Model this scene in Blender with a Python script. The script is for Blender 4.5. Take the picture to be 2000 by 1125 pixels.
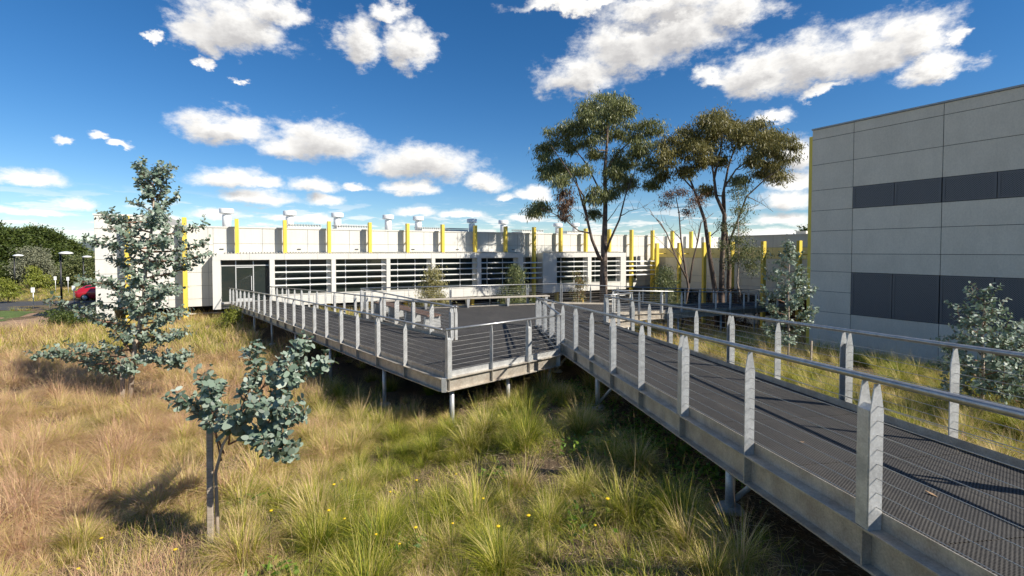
import bpy, math, random
import numpy as np
from mathutils import Vector, Matrix

R = math.radians
rng = random.Random(7)
nrg = np.random.default_rng(11)
for o in list(bpy.data.objects):
    bpy.data.objects.remove(o)
SC = bpy.context.scene
COL = SC.collection

# ------------------------------------------------------------------ camera
cam_d = bpy.data.cameras.new('camera')
cam = bpy.data.objects.new('camera', cam_d)
COL.objects.link(cam)
cam_d.sensor_width = 36.0
cam_d.lens = 17.0
cam_d.shift_y = -0.0233
cam_d.clip_start = 0.05
cam_d.clip_end = 9000
cam.location = (0, 0, 2.7)
cam.rotation_euler = (R(90 - 1.6), 0, 0)
SC.camera = cam

# ------------------------------------------------------------------ light
SUN_AZ, SUN_EL = 117.0, 37.0          # clockwise from +Y, above horizon
sv = Vector((math.sin(R(SUN_AZ)) * math.cos(R(SUN_EL)), math.cos(R(SUN_AZ)) * math.cos(R(SUN_EL)), math.sin(R(SUN_EL))))
sd = bpy.data.lights.new('sun', 'SUN')
sd.energy = 5.0
sd.angle = R(0.53)
sd.color = (1.0, 0.93, 0.82)
sun = bpy.data.objects.new('sun', sd)
COL.objects.link(sun)
sun.rotation_euler = sv.to_track_quat('Z', 'Y').to_euler()
sun.location = (0, 0, 60)

SC.view_settings.view_transform = 'Standard'
SC.view_settings.look = 'None'
SC.view_settings.exposure = 0.54
SC.view_settings.gamma = 1.0
SC.view_settings.use_curve_mapping = False
SC.cycles.adaptive_threshold = 0.02
SC.cycles.max_bounces = 5
SC.cycles.diffuse_bounces = 2
SC.cycles.glossy_bounces = 3
SC.cycles.transparent_max_bounces = 6

# ------------------------------------------------------------------ world: sky with cumulus
# cumulus list: azimuth, elevation, half width, half height (degrees)
CUMULUS = [(-29.0, 22.3, 5.04, 2.75), (-32.1, 20.8, 2.58, 1.76), (-25.4, 24.1, 3.42, 1.78), (-17.4, 22.7, 2.73, 2.5), (-14.1, 25.4, 2.25, 1.17), (-11.8, 22.5, 2.87, 2.23), (-36.2, 19.7, 0.78, 0.42), (7.8, 19.9, 4.41, 2.34), (13.5, 22.4, 5.65, 2.96), (19.0, 23.5, 5.87, 3.06), (24.7, 24.5, 3.95, 2.0), (7.1, 26.6, 6.45, 1.03), (17.4, 25.8, 8.13, 1.6), (22.7, 18.4, 2.3, 1.19), (26.7, 18.4, 3.83, 2.3), (31.7, 18.7, 4.34, 2.81), (36.2, 18.6, 3.91, 2.8), (39.6, 19.1, 2.67, 2.45), (41.0, 16.3, 2.05, 1.45), (42.6, 18.3, 0.97, 1.18), (32.2, 15.4, 1.72, 0.66), (-30.5, 12.6, 4.12, 1.67), (-24.8, 11.3, 3.72, 1.36), (-20.7, 12.2, 5.26, 2.03), (-10.2, 10.4, 6.99, 2.17), (-13.1, 9.9, 4.0, 1.25), (-3.0, 8.2, 3.13, 1.06), (-29.7, 7.5, 4.01, 1.03), (-26.9, 7.2, 2.16, 0.63), (-21.8, 7.3, 2.6, 0.99), (-27.8, 5.8, 3.31, 0.9), (-21.3, 5.6, 2.1, 0.72), (-11.9, 7.3, 3.35, 0.87), (-44.7, 6.1, 2.2, 0.72), (-42.1, 4.3, 1.73, 0.53), (-42.6, 9.1, 0.82, 0.39), (-39.7, 10.0, 0.86, 0.36), (-38.2, 9.6, 0.89, 0.37), (-31.9, 18.2, 1.08, 0.68), (-28.4, 16.7, 0.7, 0.39), (30.3, 9.8, 2.02, 1.71), (28.2, 13.6, 2.1, 0.9), (29.9, 7.3, 2.27, 1.03), (29.7, 5.5, 2.74, 1.14), (29.3, 3.4, 2.77, 0.74), (2.4, 6.8, 2.11, 0.83), (-17.6, 7.1, 1.37, 0.45), (-31.5, 3.8, 2.42, 0.62), (-24.4, 3.6, 3.01, 0.49), (-11.4, 4.6, 2.91, 0.65), (-6.0, 4.3, 2.99, 0.54), (-44.8, 3.3, 2.75, 0.4), (-0.6, 6.4, 1.33, 0.48), (-21.9, 3.6, 2.35, 0.5), (-36.0, 3.0, 2.0, .45), (1.5, 3.9, 2.2, .5), (28.0, 1.9, 3.8, .5)]

class NT:
    def __init__(s, tree): s.t = tree; s.n = tree.nodes; s.l = tree.links
    def node(s, kind, **kw):
        n = s.n.new(kind)
        for k, v in kw.items(): setattr(n, k, v)
        return n
    def put(s, sock, v):
        if isinstance(v, bpy.types.NodeSocket): s.l.new(v, sock)
        elif v is not None: sock.default_value = v
    def math(s, op, a, b=None, c=None, clamp=False):
        n = s.node('ShaderNodeMath', operation=op, use_clamp=clamp)
        for i, v in enumerate((a, b, c)):
            if v is not None: s.put(n.inputs[i], v)
        return n.outputs[0]
    def vmath(s, op, a, b=None, c=None):
        n = s.node('ShaderNodeVectorMath', operation=op)
        for i, v in enumerate((a, b, c)):
            if v is not None: s.put(n.inputs[i], v)
        return n.outputs['Value'] if op in ('LENGTH', 'DOT_PRODUCT') else n.outputs[0]
    def noise(s, vec, scale, detail=2.0, rough=0.5, out='Fac', dist=0.0, dim='3D'):
        n = s.node('ShaderNodeTexNoise', noise_dimensions=dim)
        if vec is not None: s.l.new(vec, n.inputs['Vector'])
        n.inputs['Scale'].default_value = scale; n.inputs['Detail'].default_value = detail
        n.inputs['Roughness'].default_value = rough; n.inputs['Distortion'].default_value = dist
        return n.outputs[out]
    def smooth(s, v, a, b, lo=0.0, hi=1.0):
        n = s.node('ShaderNodeMapRange', interpolation_type='SMOOTHSTEP')
        s.put(n.inputs['Value'], v); n.inputs['From Min'].default_value = a; n.inputs['From Max'].default_value = b
        n.inputs['To Min'].default_value = lo; n.inputs['To Max'].default_value = hi
        return n.outputs['Result']
    def mix(s, f, a, b, blend='MIX'):
        n = s.node('ShaderNodeMix', data_type='RGBA', blend_type=blend)
        s.put(n.inputs[0], f); s.put(n.inputs[6], a); s.put(n.inputs[7], b)
        return n.outputs[2]
    def fmix(s, f, a, b):
        n = s.node('ShaderNodeMix', data_type='FLOAT')
        s.put(n.inputs[0], f); s.put(n.inputs[2], a); s.put(n.inputs[3], b)
        return n.outputs[0]
    def ramp(s, f, stops):
        n = s.node('ShaderNodeValToRGB'); s.l.new(f, n.inputs[0])
        e = n.color_ramp.elements
        while len(e) < len(stops): e.new(0.5)
        for el, (p, c) in zip(e, stops): el.position = p; el.color = (*c, 1)
        return n.outputs[0]

world = bpy.data.worlds.new('World'); SC.world = world
world.use_nodes = True
world.node_tree.nodes.clear()
W = NT(world.node_tree)
try:
    world.cycles.sampling_method = 'MANUAL'; world.cycles.sample_map_resolution = 512
except Exception: pass

def cloud_group(items):
    g = bpy.data.node_groups.new('cumulus_field', 'ShaderNodeTree')
    g.interface.new_socket('p', in_out='INPUT', socket_type='NodeSocketVector')
    g.interface.new_socket('d', in_out='OUTPUT', socket_type='NodeSocketFloat')
    G = NT(g); gi = G.node('NodeGroupInput'); go = G.node('NodeGroupOutput')
    acc = None
    for az, el, rx, ry in items:
        rx, ry = rx * 1.3, ry * 1.62
        q = G.vmath('MULTIPLY_ADD', gi.outputs[0], (1 / rx, 1 / ry, 0), (-az / rx, -(el - ry * .25) / ry, 0))
        q2 = G.vmath('MULTIPLY', q, (1, -1.9, 1))
        q = G.vmath('MAXIMUM', q, q2)
        d = G.vmath('LENGTH', q)
        acc = d if acc is None else G.math('SMOOTH_MIN', acc, d, 0.16)
    G.l.new(G.math('SUBTRACT', 1.0, acc), go.inputs[0])
    return g

def build_sky():
    tc = W.node('ShaderNodeTexCoord')
    dirv = W.vmath('NORMALIZE', tc.outputs['Generated'])
    sx = W.node('ShaderNodeSeparateXYZ'); W.l.new(dirv, sx.inputs[0])
    az = W.math('MULTIPLY', W.math('ARCTAN2', sx.outputs[0], sx.outputs[1]), 180 / math.pi)
    el = W.math('MULTIPLY', W.math('ARCSINE', sx.outputs[2]), 180 / math.pi)
    cx = W.node('ShaderNodeCombineXYZ'); W.l.new(az, cx.inputs[0]); W.l.new(el, cx.inputs[1])
    p0 = cx.outputs[0]
    ds = W.vmath('MULTIPLY', p0, (.01745, .02967, 0))
    # billow size shrinks towards the horizon
    big = W.noise(ds, 11, 1.0, 0.5, 'Color', dim='2D')
    fine = W.noise(ds, 34, 5.0, 0.64, 'Color', dim='2D')
    amp = W.smooth(el, 2, 20, 0.35, 1.0)
    wv = W.vmath('ADD', W.vmath('MULTIPLY', W.vmath('SUBTRACT', big, (.5, .5, .5)), (4.6, 2.6, 0)),
                 W.vmath('MULTIPLY', W.vmath('SUBTRACT', fine, (.5, .5, .5)), (2.8, 2.1, 0)))
    sc = W.node('ShaderNodeVectorMath', operation='SCALE'); W.l.new(wv, sc.inputs[0]); W.l.new(amp, sc.inputs['Scale'])
    p = W.vmath('ADD', p0, sc.outputs[0])
    grp = cloud_group(CUMULUS); grp2 = cloud_group([c for c in CUMULUS if c[2] * c[3] > 2.4])
    def field(v, grp=grp):
        n = W.node('ShaderNodeGroup'); n.node_tree = grp; W.l.new(v, n.inputs[0]); return n.outputs[0]
    f0 = field(p)
    f1 = field(W.vmath('ADD', p, (0.9, 1.15, 0)), grp2)
    # loose cumulus over the rest of the sky, outside the part listed above
    pl = W.math('ADD', W.math('MAXIMUM', sx.outputs[2], 0.0), 0.09)
    pv = W.node('ShaderNodeCombineXYZ')
    W.l.new(W.math('DIVIDE', sx.outputs[0], pl), pv.inputs[0]); W.l.new(W.math('DIVIDE', sx.outputs[1], pl), pv.inputs[1])
    gen = W.noise(pv.outputs[0], 0.85, 5.0, 0.56, dim='2D')
    gen = W.math('MULTIPLY_ADD', gen, 4.2, -2.35)
    out = W.math('MAXIMUM', W.smooth(W.math('ABSOLUTE', az), 47, 56), W.smooth(el, 28.5, 34))
    gen = W.math('SUBTRACT', gen, W.math('MULTIPLY', W.math('SUBTRACT', 1.0, out), 3.0))
    # faint rows of small flat cloud low on the horizon
    lowv = W.vmath('MULTIPLY', p0, (.24, 1.5, 0))
    low = W.math('MULTIPLY', W.smooth(W.noise(lowv, 1.0, 4.0, 0.6, dim='2D'), 0.50, 0.64), W.smooth(el, 6.5, 2.5))
    f = W.math('MAXIMUM', f0, gen)
    fs = W.node('ShaderNodeSeparateColor'); W.l.new(fine, fs.inputs[0])
    er = fs.outputs[2]
    f = W.math('ADD', f, W.math('MULTIPLY', W.math('SUBTRACT', er, 0.5), 0.6))
    dens = W.smooth(f, 0.0, 0.66)
    dens = W.math('MAXIMUM', dens, W.math('MULTIPLY', low, 0.72))
    dens = W.math('MULTIPLY', dens, W.smooth(el, 0.2, 1.5))
    # light: where more cloud lies between a puff and the sun it is greyer
    relief = W.math('MULTIPLY', W.math('SUBTRACT', W.noise(W.vmath('ADD', ds, (.010, .022, 0)), 34, 5.0, 0.64, dim='2D'), fs.outputs[0]), 0.5)
    lit = W.math('SUBTRACT', W.smooth(f1, 0.12, 0.95, 1.0, 0.0), relief, clamp=True)
    ccol = W.mix(lit, (.52, .51, .51, 1), (1.0, .98, .94, 1))
    sky = W.node('ShaderNodeTexSky', sky_type='NISHITA')
    sky.sun_disc = False; sky.sun_elevation = R(SUN_EL); sky.sun_rotation = R(SUN_AZ)
    sky.altitude = 900; sky.air_density = 1.0; sky.dust_density = 0.0; sky.ozone_density = 4.0
    hs = W.node('ShaderNodeHueSaturation'); hs.inputs['Saturation'].default_value = 1.27; hs.inputs['Hue'].default_value = 0.502
    W.l.new(sky.outputs[0], hs.inputs['Color'])
    b1 = W.node('ShaderNodeBackground'); W.l.new(hs.outputs[0], b1.inputs[0]); b1.inputs[1].default_value = 0.082
    b2 = W.node('ShaderNodeBackground'); W.l.new(ccol, b2.inputs[0]); b2.inputs[1].default_value = 0.80
    mx = W.node('ShaderNodeMixShader'); W.l.new(dens, mx.inputs[0]); W.l.new(b1.outputs[0], mx.inputs[1]); W.l.new(b2.outputs[0], mx.inputs[2])
    o = W.node('ShaderNodeOutputWorld'); W.l.new(mx.outputs[0], o.inputs[0])
build_sky()

# ------------------------------------------------------------------ materials
MATS = {}
def mat(name, col, rough=0.6, metal=0.0, var=0.0, vscale=3.0, col2=None, bump=0.0, bscale=40.0, spec=0.5, stretch=(1, 1, 1), coat=0.0, fine=0.0, piece=0.0, streak=0.0, spangle=0.0):
    if name in MATS: return MATS[name]
    m = bpy.data.materials.new(name); m.use_nodes = True
    N = NT(m.node_tree); N.n.clear()
    o = N.node('ShaderNodeOutputMaterial'); b = N.node('ShaderNodeBsdfPrincipled')
    N.l.new(b.outputs[0], o.inputs[0])
    b.inputs['Base Color'].default_value = (*col, 1); b.inputs['Roughness'].default_value = rough
    b.inputs['Metallic'].default_value = metal; b.inputs['Specular IOR Level'].default_value = spec
    b.inputs['Coat Weight'].default_value = coat
    if var or bump or fine:
        g = N.node('ShaderNodeNewGeometry')
        v = N.vmath('MULTIPLY', g.outputs['Position'], stretch)
        if var:
            f = N.smooth(N.noise(v, vscale, 5.0, 0.6), 0.3, 0.7)
            c2 = col2 or tuple(c * (1 - var) for c in col)
            c = N.mix(f, (*col, 1), (*c2, 1))
            if fine:
                ff = N.smooth(N.noise(v, vscale * 14, 3.0, 0.6), 0.3, 0.7, 1 - fine, 1 + fine)
                c = N.mix(1.0, c, ff, 'MULTIPLY')
            if piece:
                oi = N.node('ShaderNodeObjectInfo')
                c = N.mix(1.0, c, N.math('MULTIPLY_ADD', oi.outputs['Random'], piece, 1 - piece / 2), 'MULTIPLY')
            if streak:
                sv_ = N.vmath('MULTIPLY', g.outputs['Position'], (9, 9, .45))
                sk_ = N.smooth(N.noise(sv_, 1.0, 4.0, .6), .52, .75)
                c = N.mix(N.math('MULTIPLY', sk_, streak), c, (.28, .26, .22, 1))
            if spangle:
                vo = N.node('ShaderNodeTexVoronoi'); vo.inputs['Scale'].default_value = 60; N.l.new(g.outputs['Position'], vo.inputs['Vector'])
                sp_ = N.node('ShaderNodeSeparateColor'); N.l.new(vo.outputs['Color'], sp_.inputs[0])
                c = N.mix(1.0, c, N.math('MULTIPLY_ADD', sp_.outputs[0], spangle, 1 - spangle / 2), 'MULTIPLY')
            N.l.new(c, b.inputs['Base Color'])
            N.l.new(N.fmix(f, rough, min(1, rough * 1.15)), b.inputs['Roughness'])
        if bump:
            bn = N.node('ShaderNodeBump'); bn.inputs['Strength'].default_value = bump; bn.inputs['Distance'].default_value = 0.01
            N.l.new(N.noise(v, bscale, 4.0, 0.6), bn.inputs['Height']); N.l.new(bn.outputs[0], b.inputs['Normal'])
    MATS[name] = m
    return m

def leaf_mat(name, cols, rough=0.5, trans=0.35, spec=0.4, attr='tone', tcol=None):
    """cols: stops of a ramp driven by a per-leaf value"""
    m = bpy.data.materials.new(name); m.use_nodes = True
    N = NT(m.node_tree); N.n.clear()
    o = N.node('ShaderNodeOutputMaterial')
    a = N.node('ShaderNodeAttribute', attribute_name=attr)
    c = N.ramp(a.outputs['Fac'], [(i / (len(cols) - 1), x) for i, x in enumerate(cols)])
    b = N.node('ShaderNodeBsdfPrincipled'); N.l.new(c, b.inputs['Base Color'])
    b.inputs['Roughness'].default_value = rough; b.inputs['Specular IOR Level'].default_value = spec
    t = N.node('ShaderNodeBsdfTranslucent')
    if tcol: N.l.new(N.mix(0.5, c, (*tcol, 1)), t.inputs[0])
    else: N.l.new(c, t.inputs[0])
    mx = N.node('ShaderNodeMixShader'); mx.inputs[0].default_value = trans
    N.l.new(b.outputs[0], mx.inputs[1]); N.l.new(t.outputs[0], mx.inputs[2]); N.l.new(mx.outputs[0], o.inputs[0])
    MATS[name] = m
    return m

M_PANEL = mat('white_cladding', (.68, .665, .61), .6, var=.07, vscale=1.2, stretch=(1, 1, .3), piece=.05, streak=.16)
M_JOINT = mat('joint_backing', (.42, .41, .38), .8)
M_SOFF = mat('soffit', (.30, .29, .27), .8)
M_YEL = mat('yellow_paint', (.80, .60, .085), .45, var=.08, vscale=2)
M_TAN = mat('yellow_tan_panel', (.88, .75, .34), .6, var=.1, vscale=1)
M_BEIGE = mat('beige_panel', (.78, .74, .63), .7, var=.1, vscale=1)
M_GREY = mat('grey_cement_panel', (.73, .66, .54), .75, piece=.08, streak=.06, var=.08, vscale=1.5, stretch=(1, 1, .6), bump=.05, bscale=60, fine=.05)
M_DKFRAME = mat('dark_frame', (.055, .06, .068), .5)
M_ALU = mat('aluminium', (.62, .62, .60), .4, .3)
M_LOUV = mat('louvre_white', (.74, .73, .70), .5)
M_GLASS = mat('dark_glass', (.022, .030, .028), .04, spec=.7)
M_GLASS2 = mat('undercroft_glass', (.012, .012, .012), .08, spec=.5)
M_ROOF = mat('roof_sheet', (.60, .58, .52), .5, .2, var=.15)
M_GALV = mat('galvanised_steel', (.60, .605, .59), .42, .4, var=.3, vscale=5, bump=.03, bscale=60, fine=.08, spangle=.16, streak=.2)
M_RAIL = mat('handrail_steel', (.46, .46, .45), .34, .75, var=.3, vscale=12, fine=.1)
M_CABLE = mat('wire_rope', (.50, .49, .46), .4, .5)
M_BEAM = mat('galvanised_beam', (.52, .48, .41), .48, .45, var=.35, vscale=5, col2=(.38, .33, .27), fine=.12, spangle=.15, streak=.35)
M_TIMBER = mat('weathered_timber', (.44, .37, .29), .8, var=.35, vscale=6, stretch=(1, 1, 8), bump=.1)
M_BENCH = mat('bench_timber', (.46, .41, .34), .75, var=.3, vscale=7, bump=.1)
M_BENCH2 = mat('bench_timber_brown', (.17, .10, .065), .7, var=.3, vscale=7, bump=.1)
M_BARK = mat('gum_bark', (.09, .062, .046), .9, var=.5, vscale=5, stretch=(1, 1, .35), bump=.5, bscale=12, col2=(.22, .165, .13))
M_BARKP = mat('pale_bark', (.56, .46, .36), .8, var=.4, vscale=4, stretch=(1, 1, .3), bump=.2)
M_TWIG = mat('twig', (.30, .17, .11), .7, var=.3, vscale=10)
M_DEAD = mat('dead_branch', (.24, .19, .15), .85, var=.3, vscale=6)
M_ASPH = mat('asphalt', (.065, .066, .07), .85, var=.2, vscale=2, bump=.1)
M_CONC = mat('concrete', (.52, .50, .46), .85, var=.2, vscale=4, bump=.1)
M_BLACK = mat('black_pole', (.012, .012, .013), .4)
M_WHITE = mat('white_enamel', (.80, .80, .78), .35)
M_RED = mat('red_car_paint', (.45, .012, .025), .25, coat=.8)
M_RUB = mat('rubber', (.015, .015, .015), .8)
M_LENS = mat('lamp_lens', (.75, .76, .74), .3)
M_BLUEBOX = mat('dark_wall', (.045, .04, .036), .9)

def grating():
    m = bpy.data.materials.new('steel_mesh_deck'); m.use_nodes = True
    N = NT(m.node_tree); N.n.clear()
    o = N.node('ShaderNodeOutputMaterial'); b = N.node('ShaderNodeBsdfPrincipled')
    g = N.node('ShaderNodeNewGeometry')
    s = N.node('ShaderNodeSeparateXYZ'); N.l.new(g.outputs['Position'], s.inputs[0])
    # staggered lozenge openings of an expanded-metal mesh, 32 x 16 mm
    ca, sa = math.cos(R(6)), math.sin(R(6))
    xr = N.math('ADD', N.math('MULTIPLY', s.outputs[0], ca), N.math('MULTIPLY', s.outputs[1], sa))
    yr = N.math('SUBTRACT', N.math('MULTIPLY', s.outputs[1], ca), N.math('MULTIPLY', s.outputs[0], sa))
    u = N.math('MULTIPLY', xr, 1 / .034); v = N.math('MULTIPLY', yr, 1 / .026)
    cu = N.math('COSINE', N.math('MULTIPLY', u, 2 * math.pi)); cv = N.math('COSINE', N.math('MULTIPLY', v, 2 * math.pi))
    su = N.math('MULTIPLY', cu, cv)
    hole = N.smooth(su, -.05, .35)
    n = N.smooth(N.noise(g.outputs['Position'], .9, 5, .6), .3, .7)
    base = N.mix(n, (.076, .072, .067, 1), (.055, .052, .049, 1))
    fine = N.smooth(N.noise(g.outputs['Position'], 30, 2, .5), .35, .75)
    base = N.mix(N.math('MULTIPLY', fine, .35), base, (.12, .112, .10, 1))
    st = N.smooth(N.noise(N.vmath('MULTIPLY', g.outputs['Position'], (2.2, .5, 1)), 1.0, 6, .65), .5, .72)
    base = N.mix(N.math('MULTIPLY', st, .5), base, (.13, .118, .10, 1))
    oi = N.node('ShaderNodeObjectInfo')
    base = N.mix(1.0, base, N.math('MULTIPLY_ADD', oi.outputs['Random'], .22, .89), 'MULTIPLY')
    N.l.new(N.mix(hole, base, (.006, .006, .006, 1)), b.inputs['Base Color'])
    b.inputs['Roughness'].default_value = .8; b.inputs['Specular IOR Level'].default_value = .25
    bn = N.node('ShaderNodeBump'); bn.inputs['Strength'].default_value = .6; bn.inputs['Distance'].default_value = .006
    N.l.new(N.math('MULTIPLY', hole, -1), bn.inputs['Height']); N.l.new(bn.outputs[0], b.inputs['Normal'])
    N.l.new(b.outputs[0], o.inputs[0])
    return m
M_DECK = grating()

def perforated():
    m = bpy.data.materials.new('perforated_screen'); m.use_nodes = True
    N = NT(m.node_tree); N.n.clear()
    o = N.node('ShaderNodeOutputMaterial'); b = N.node('ShaderNodeBsdfPrincipled')
    tc = N.node('ShaderNodeTexCoord'); s = N.node('ShaderNodeSeparateXYZ'); N.l.new(tc.outputs['Object'], s.inputs[0])
    u = N.math('SINE', N.math('MULTIPLY', s.outputs[1], 2 * math.pi / .07)); v = N.math('SINE', N.math('MULTIPLY', s.outputs[2], 2 * math.pi / .07))
    hole = N.smooth(N.math('MULTIPLY', u, v), .15, .5)
    N.l.new(N.mix(hole, (.16, .16, .165, 1), (.022, .022, .024, 1)), b.inputs['Base Color'])
    b.inputs['Roughness'].default_value = .55; b.inputs['Metallic'].default_value = .2
    N.l.new(b.outputs[0], o.inputs[0])
    return m
M_PERF = perforated()

# ------------------------------------------------------------------ mesh helpers
def tag(o, label=None, cat=None, group=None, kind=None):
    if label: o['label'] = label
    if cat: o['category'] = cat
    if group: o['group'] = group
    if kind: o['kind'] = kind
    return o

def empty(name, loc=(0, 0, 0), rz=0.0, label=None, cat=None, group=None):
    o = bpy.data.objects.new(name, None); COL.objects.link(o)
    o.location = loc; o.rotation_euler = (0, 0, rz); o.empty_display_size = .2
    return tag(o, label, cat, group)

def link(name, me, parent=None, loc=(0, 0, 0), rz=0.0):
    o = bpy.data.objects.new(name, me); COL.objects.link(o)
    o.location = loc; o.rotation_euler = (0, 0, rz)
    if parent: o.parent = parent
    return o

class MB:
    def __init__(s): s.v = []; s.f = []
    def add(s, vs, fs):
        b = len(s.v); s.v += [tuple(x) for x in vs]; s.f += [tuple(i + b for i in f) for f in fs]; return s
    def box(s, x0, x1, y0, y1, z0, z1):
        return s.add([(x0, y0, z0), (x1, y0, z0), (x1, y1, z0), (x0, y1, z0), (x0, y0, z1), (x1, y0, z1), (x1, y1, z1), (x0, y1, z1)],
                     [(0, 3, 2, 1), (4, 5, 6, 7), (0, 1, 5, 4), (1, 2, 6, 5), (2, 3, 7, 6), (3, 0, 4, 7)])
    def chbox(s, x0, x1, y0, y1, z0, z1, c=.01):
        """box with its vertical and top edges chamfered"""
        vs = []
        for z, k in ((z0, 0), (z1 - c, 0), (z1, c)):
            vs += [(x0 + c + k, y0 + k, z), (x1 - c - k, y0 + k, z), (x1 - k, y0 + c + k, z), (x1 - k, y1 - c - k, z),
                   (x1 - c - k, y1 - k, z), (x0 + c + k, y1 - k, z), (x0 + k, y1 - c - k, z), (x0 + k, y0 + c + k, z)]
        fs = [tuple(range(7, -1, -1)), tuple(range(16, 24))]
        for l in (0, 8):
            for i in range(8):
                j = (i + 1) % 8; fs.append((l + i, l + j, l + 8 + j, l + 8 + i))
        return s.add(vs, fs)
    def tube(s, pts, r, n=8, cap=True):
        pts = [Vector(p) for p in pts]; m = len(pts)
        rs = r if isinstance(r, (list, tuple)) else [r] * m
        vs = []; ref = None
        for i, p in enumerate(pts):
            t = (pts[min(i + 1, m - 1)] - pts[max(i - 1, 0)])
            if t.length < 1e-9: t = Vector((0, 0, 1))
            t.normalize()
            if ref is None: ref = Vector((0, 0, 1)) if abs(t.z) < .9 else Vector((1, 0, 0))
            a = (ref - t * ref.dot(t)).normalized(); b = t.cross(a); ref = a
            for k in range(n):
                q = 2 * math.pi * k / n
                vs.append(p + (a * math.cos(q) + b * math.sin(q)) * rs[i])
        fs = []
        for i in range(m - 1):
            for k in range(n):
                j = (k + 1) % n
                fs.append((i * n + k, i * n + j, (i + 1) * n + j, (i + 1) * n + k))
        if cap: fs += [tuple(range(n - 1, -1, -1)), tuple(range((m - 1) * n, m * n))]
        return s.add(vs, fs)
    def lathe(s, prof, n=16, c=(0, 0, 0)):
        vs = []
        for r, z in prof:
            for k in range(n):
                q = 2 * math.pi * k / n; vs.append((c[0] + r * math.cos(q), c[1] + r * math.sin(q), c[2] + z))
        fs = []
        for i in range(len(prof) - 1):
            for k in range(n):
                j = (k + 1) % n; fs.append((i * n + k, i * n + j, (i + 1) * n + j, (i + 1) * n + k))
        fs += [tuple(range(n - 1, -1, -1)), tuple(range((len(prof) - 1) * n, len(prof) * n))]
        return s.add(vs, fs)
    def prism(s, poly, z0, z1):
        n = len(poly)
        vs = [(x, y, z0) for x, y in poly] + [(x, y, z1) for x, y in poly]
        fs = [tuple(range(n - 1, -1, -1)), tuple(range(n, 2 * n))] + [(i, (i + 1) % n, n + (i + 1) % n, n + i) for i in range(n)]
        return s.add(vs, fs)
    def slab(s, quad, dz):
        """solid from four or more 3D corners (top) and thickness dz"""
        n = len(quad)
        vs = [tuple(p) for p in quad] + [(p[0], p[1], p[2] - dz) for p in quad]
        fs = [tuple(range(n)), tuple(range(2 * n - 1, n - 1, -1))] + [(i, n + i, n + (i + 1) % n, (i + 1) % n) for i in range(n)]
        return s.add(vs, fs)
    def mesh(s, name, m, smooth=False):
        me = bpy.data.meshes.new(name); me.from_pydata(s.v, [], s.f); me.materials.append(m)
        if smooth: me.polygons.foreach_set('use_smooth', [True] * len(me.polygons))
        me.update(); return me
    def build(s, name, m, parent=None, smooth=False, loc=(0, 0, 0)):
        return link(name, s.mesh(name, m, smooth), parent, loc)

def np_mesh(name, V, Fc, m, attrs=None, smooth=False):
    """V (n,3); Fc list of arrays (k faces of equal size each)"""
    me = bpy.data.meshes.new(name)
    V = np.asarray(V, np.float32); me.vertices.add(len(V)); me.vertices.foreach_set('co', V.ravel())
    loops = np.concatenate([f.ravel() for f in Fc]).astype(np.int32)
    sizes = np.concatenate([np.full(len(f), f.shape[1]) for f in Fc]).astype(np.int32)
    starts = np.concatenate([[0], np.cumsum(sizes)[:-1]]).astype(np.int32)
    me.loops.add(len(loops)); me.loops.foreach_set('vertex_index', loops)
    me.polygons.add(len(sizes)); me.polygons.foreach_set('loop_start', starts)
    try: me.polygons.foreach_set('loop_total', sizes)
    except Exception: pass
    for k, a in (attrs or {}).items():
        at = me.attributes.new(k, 'FLOAT', 'POINT'); at.data.foreach_set('value', np.asarray(a, np.float32))
    if smooth: me.polygons.foreach_set('use_smooth', np.ones(len(sizes), bool))
    me.materials.append(m); me.update(calc_edges=True); me.validate()
    return me

def lerp(a, b, t): return tuple(x + (y - x) * t for x, y in zip(a, b))
def smoothstep(x, a, b):
    t = np.clip((x - a) / (b - a), 0, 1); return t * t * (3 - 2 * t)

# ------------------------------------------------------------------ ground
def ground_z(x, y):
    x = np.asarray(x, float); y = np.asarray(y, float)
    z = 0.28 - 0.10 * np.clip(y, -6, 11) - 0.062 * np.clip(y - 11, 0, 19)
    z = np.where(y < 11, z, z)
    z = z - 0.55 * smoothstep(-x, -2.2, 4.5) * smoothstep(y, 0, 6) * (1 - smoothstep(y, 14, 30))
    z = np.maximum(z, -2.3)
    d2 = ((x - 17) / 17) ** 2 + ((y - 44) / 15) ** 2
    z = z - 2.4 * np.exp(-d2 * 1.3)
    lu = (x - 14.81) * math.cos(R(29)) + (y - 24.0) * math.sin(R(29))
    w = smoothstep(lu, -6.5, -.6) * (1 - smoothstep(y, 24, 32))
    z = z * (1 - w) + np.minimum(z, -2.3) * w
    near = np.exp(-((x / 60) ** 2 + ((y - 15) / 60) ** 2))
    z = z + near * (.07 * np.sin(x * 1.3 + 1.1 * np.sin(y * .9)) + .06 * np.sin(y * 1.7 + x * .6) + .03 * np.sin(x * 3.1 - y * 2.3))
    return z
def gz(x, y): return float(ground_z(x, y))

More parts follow.
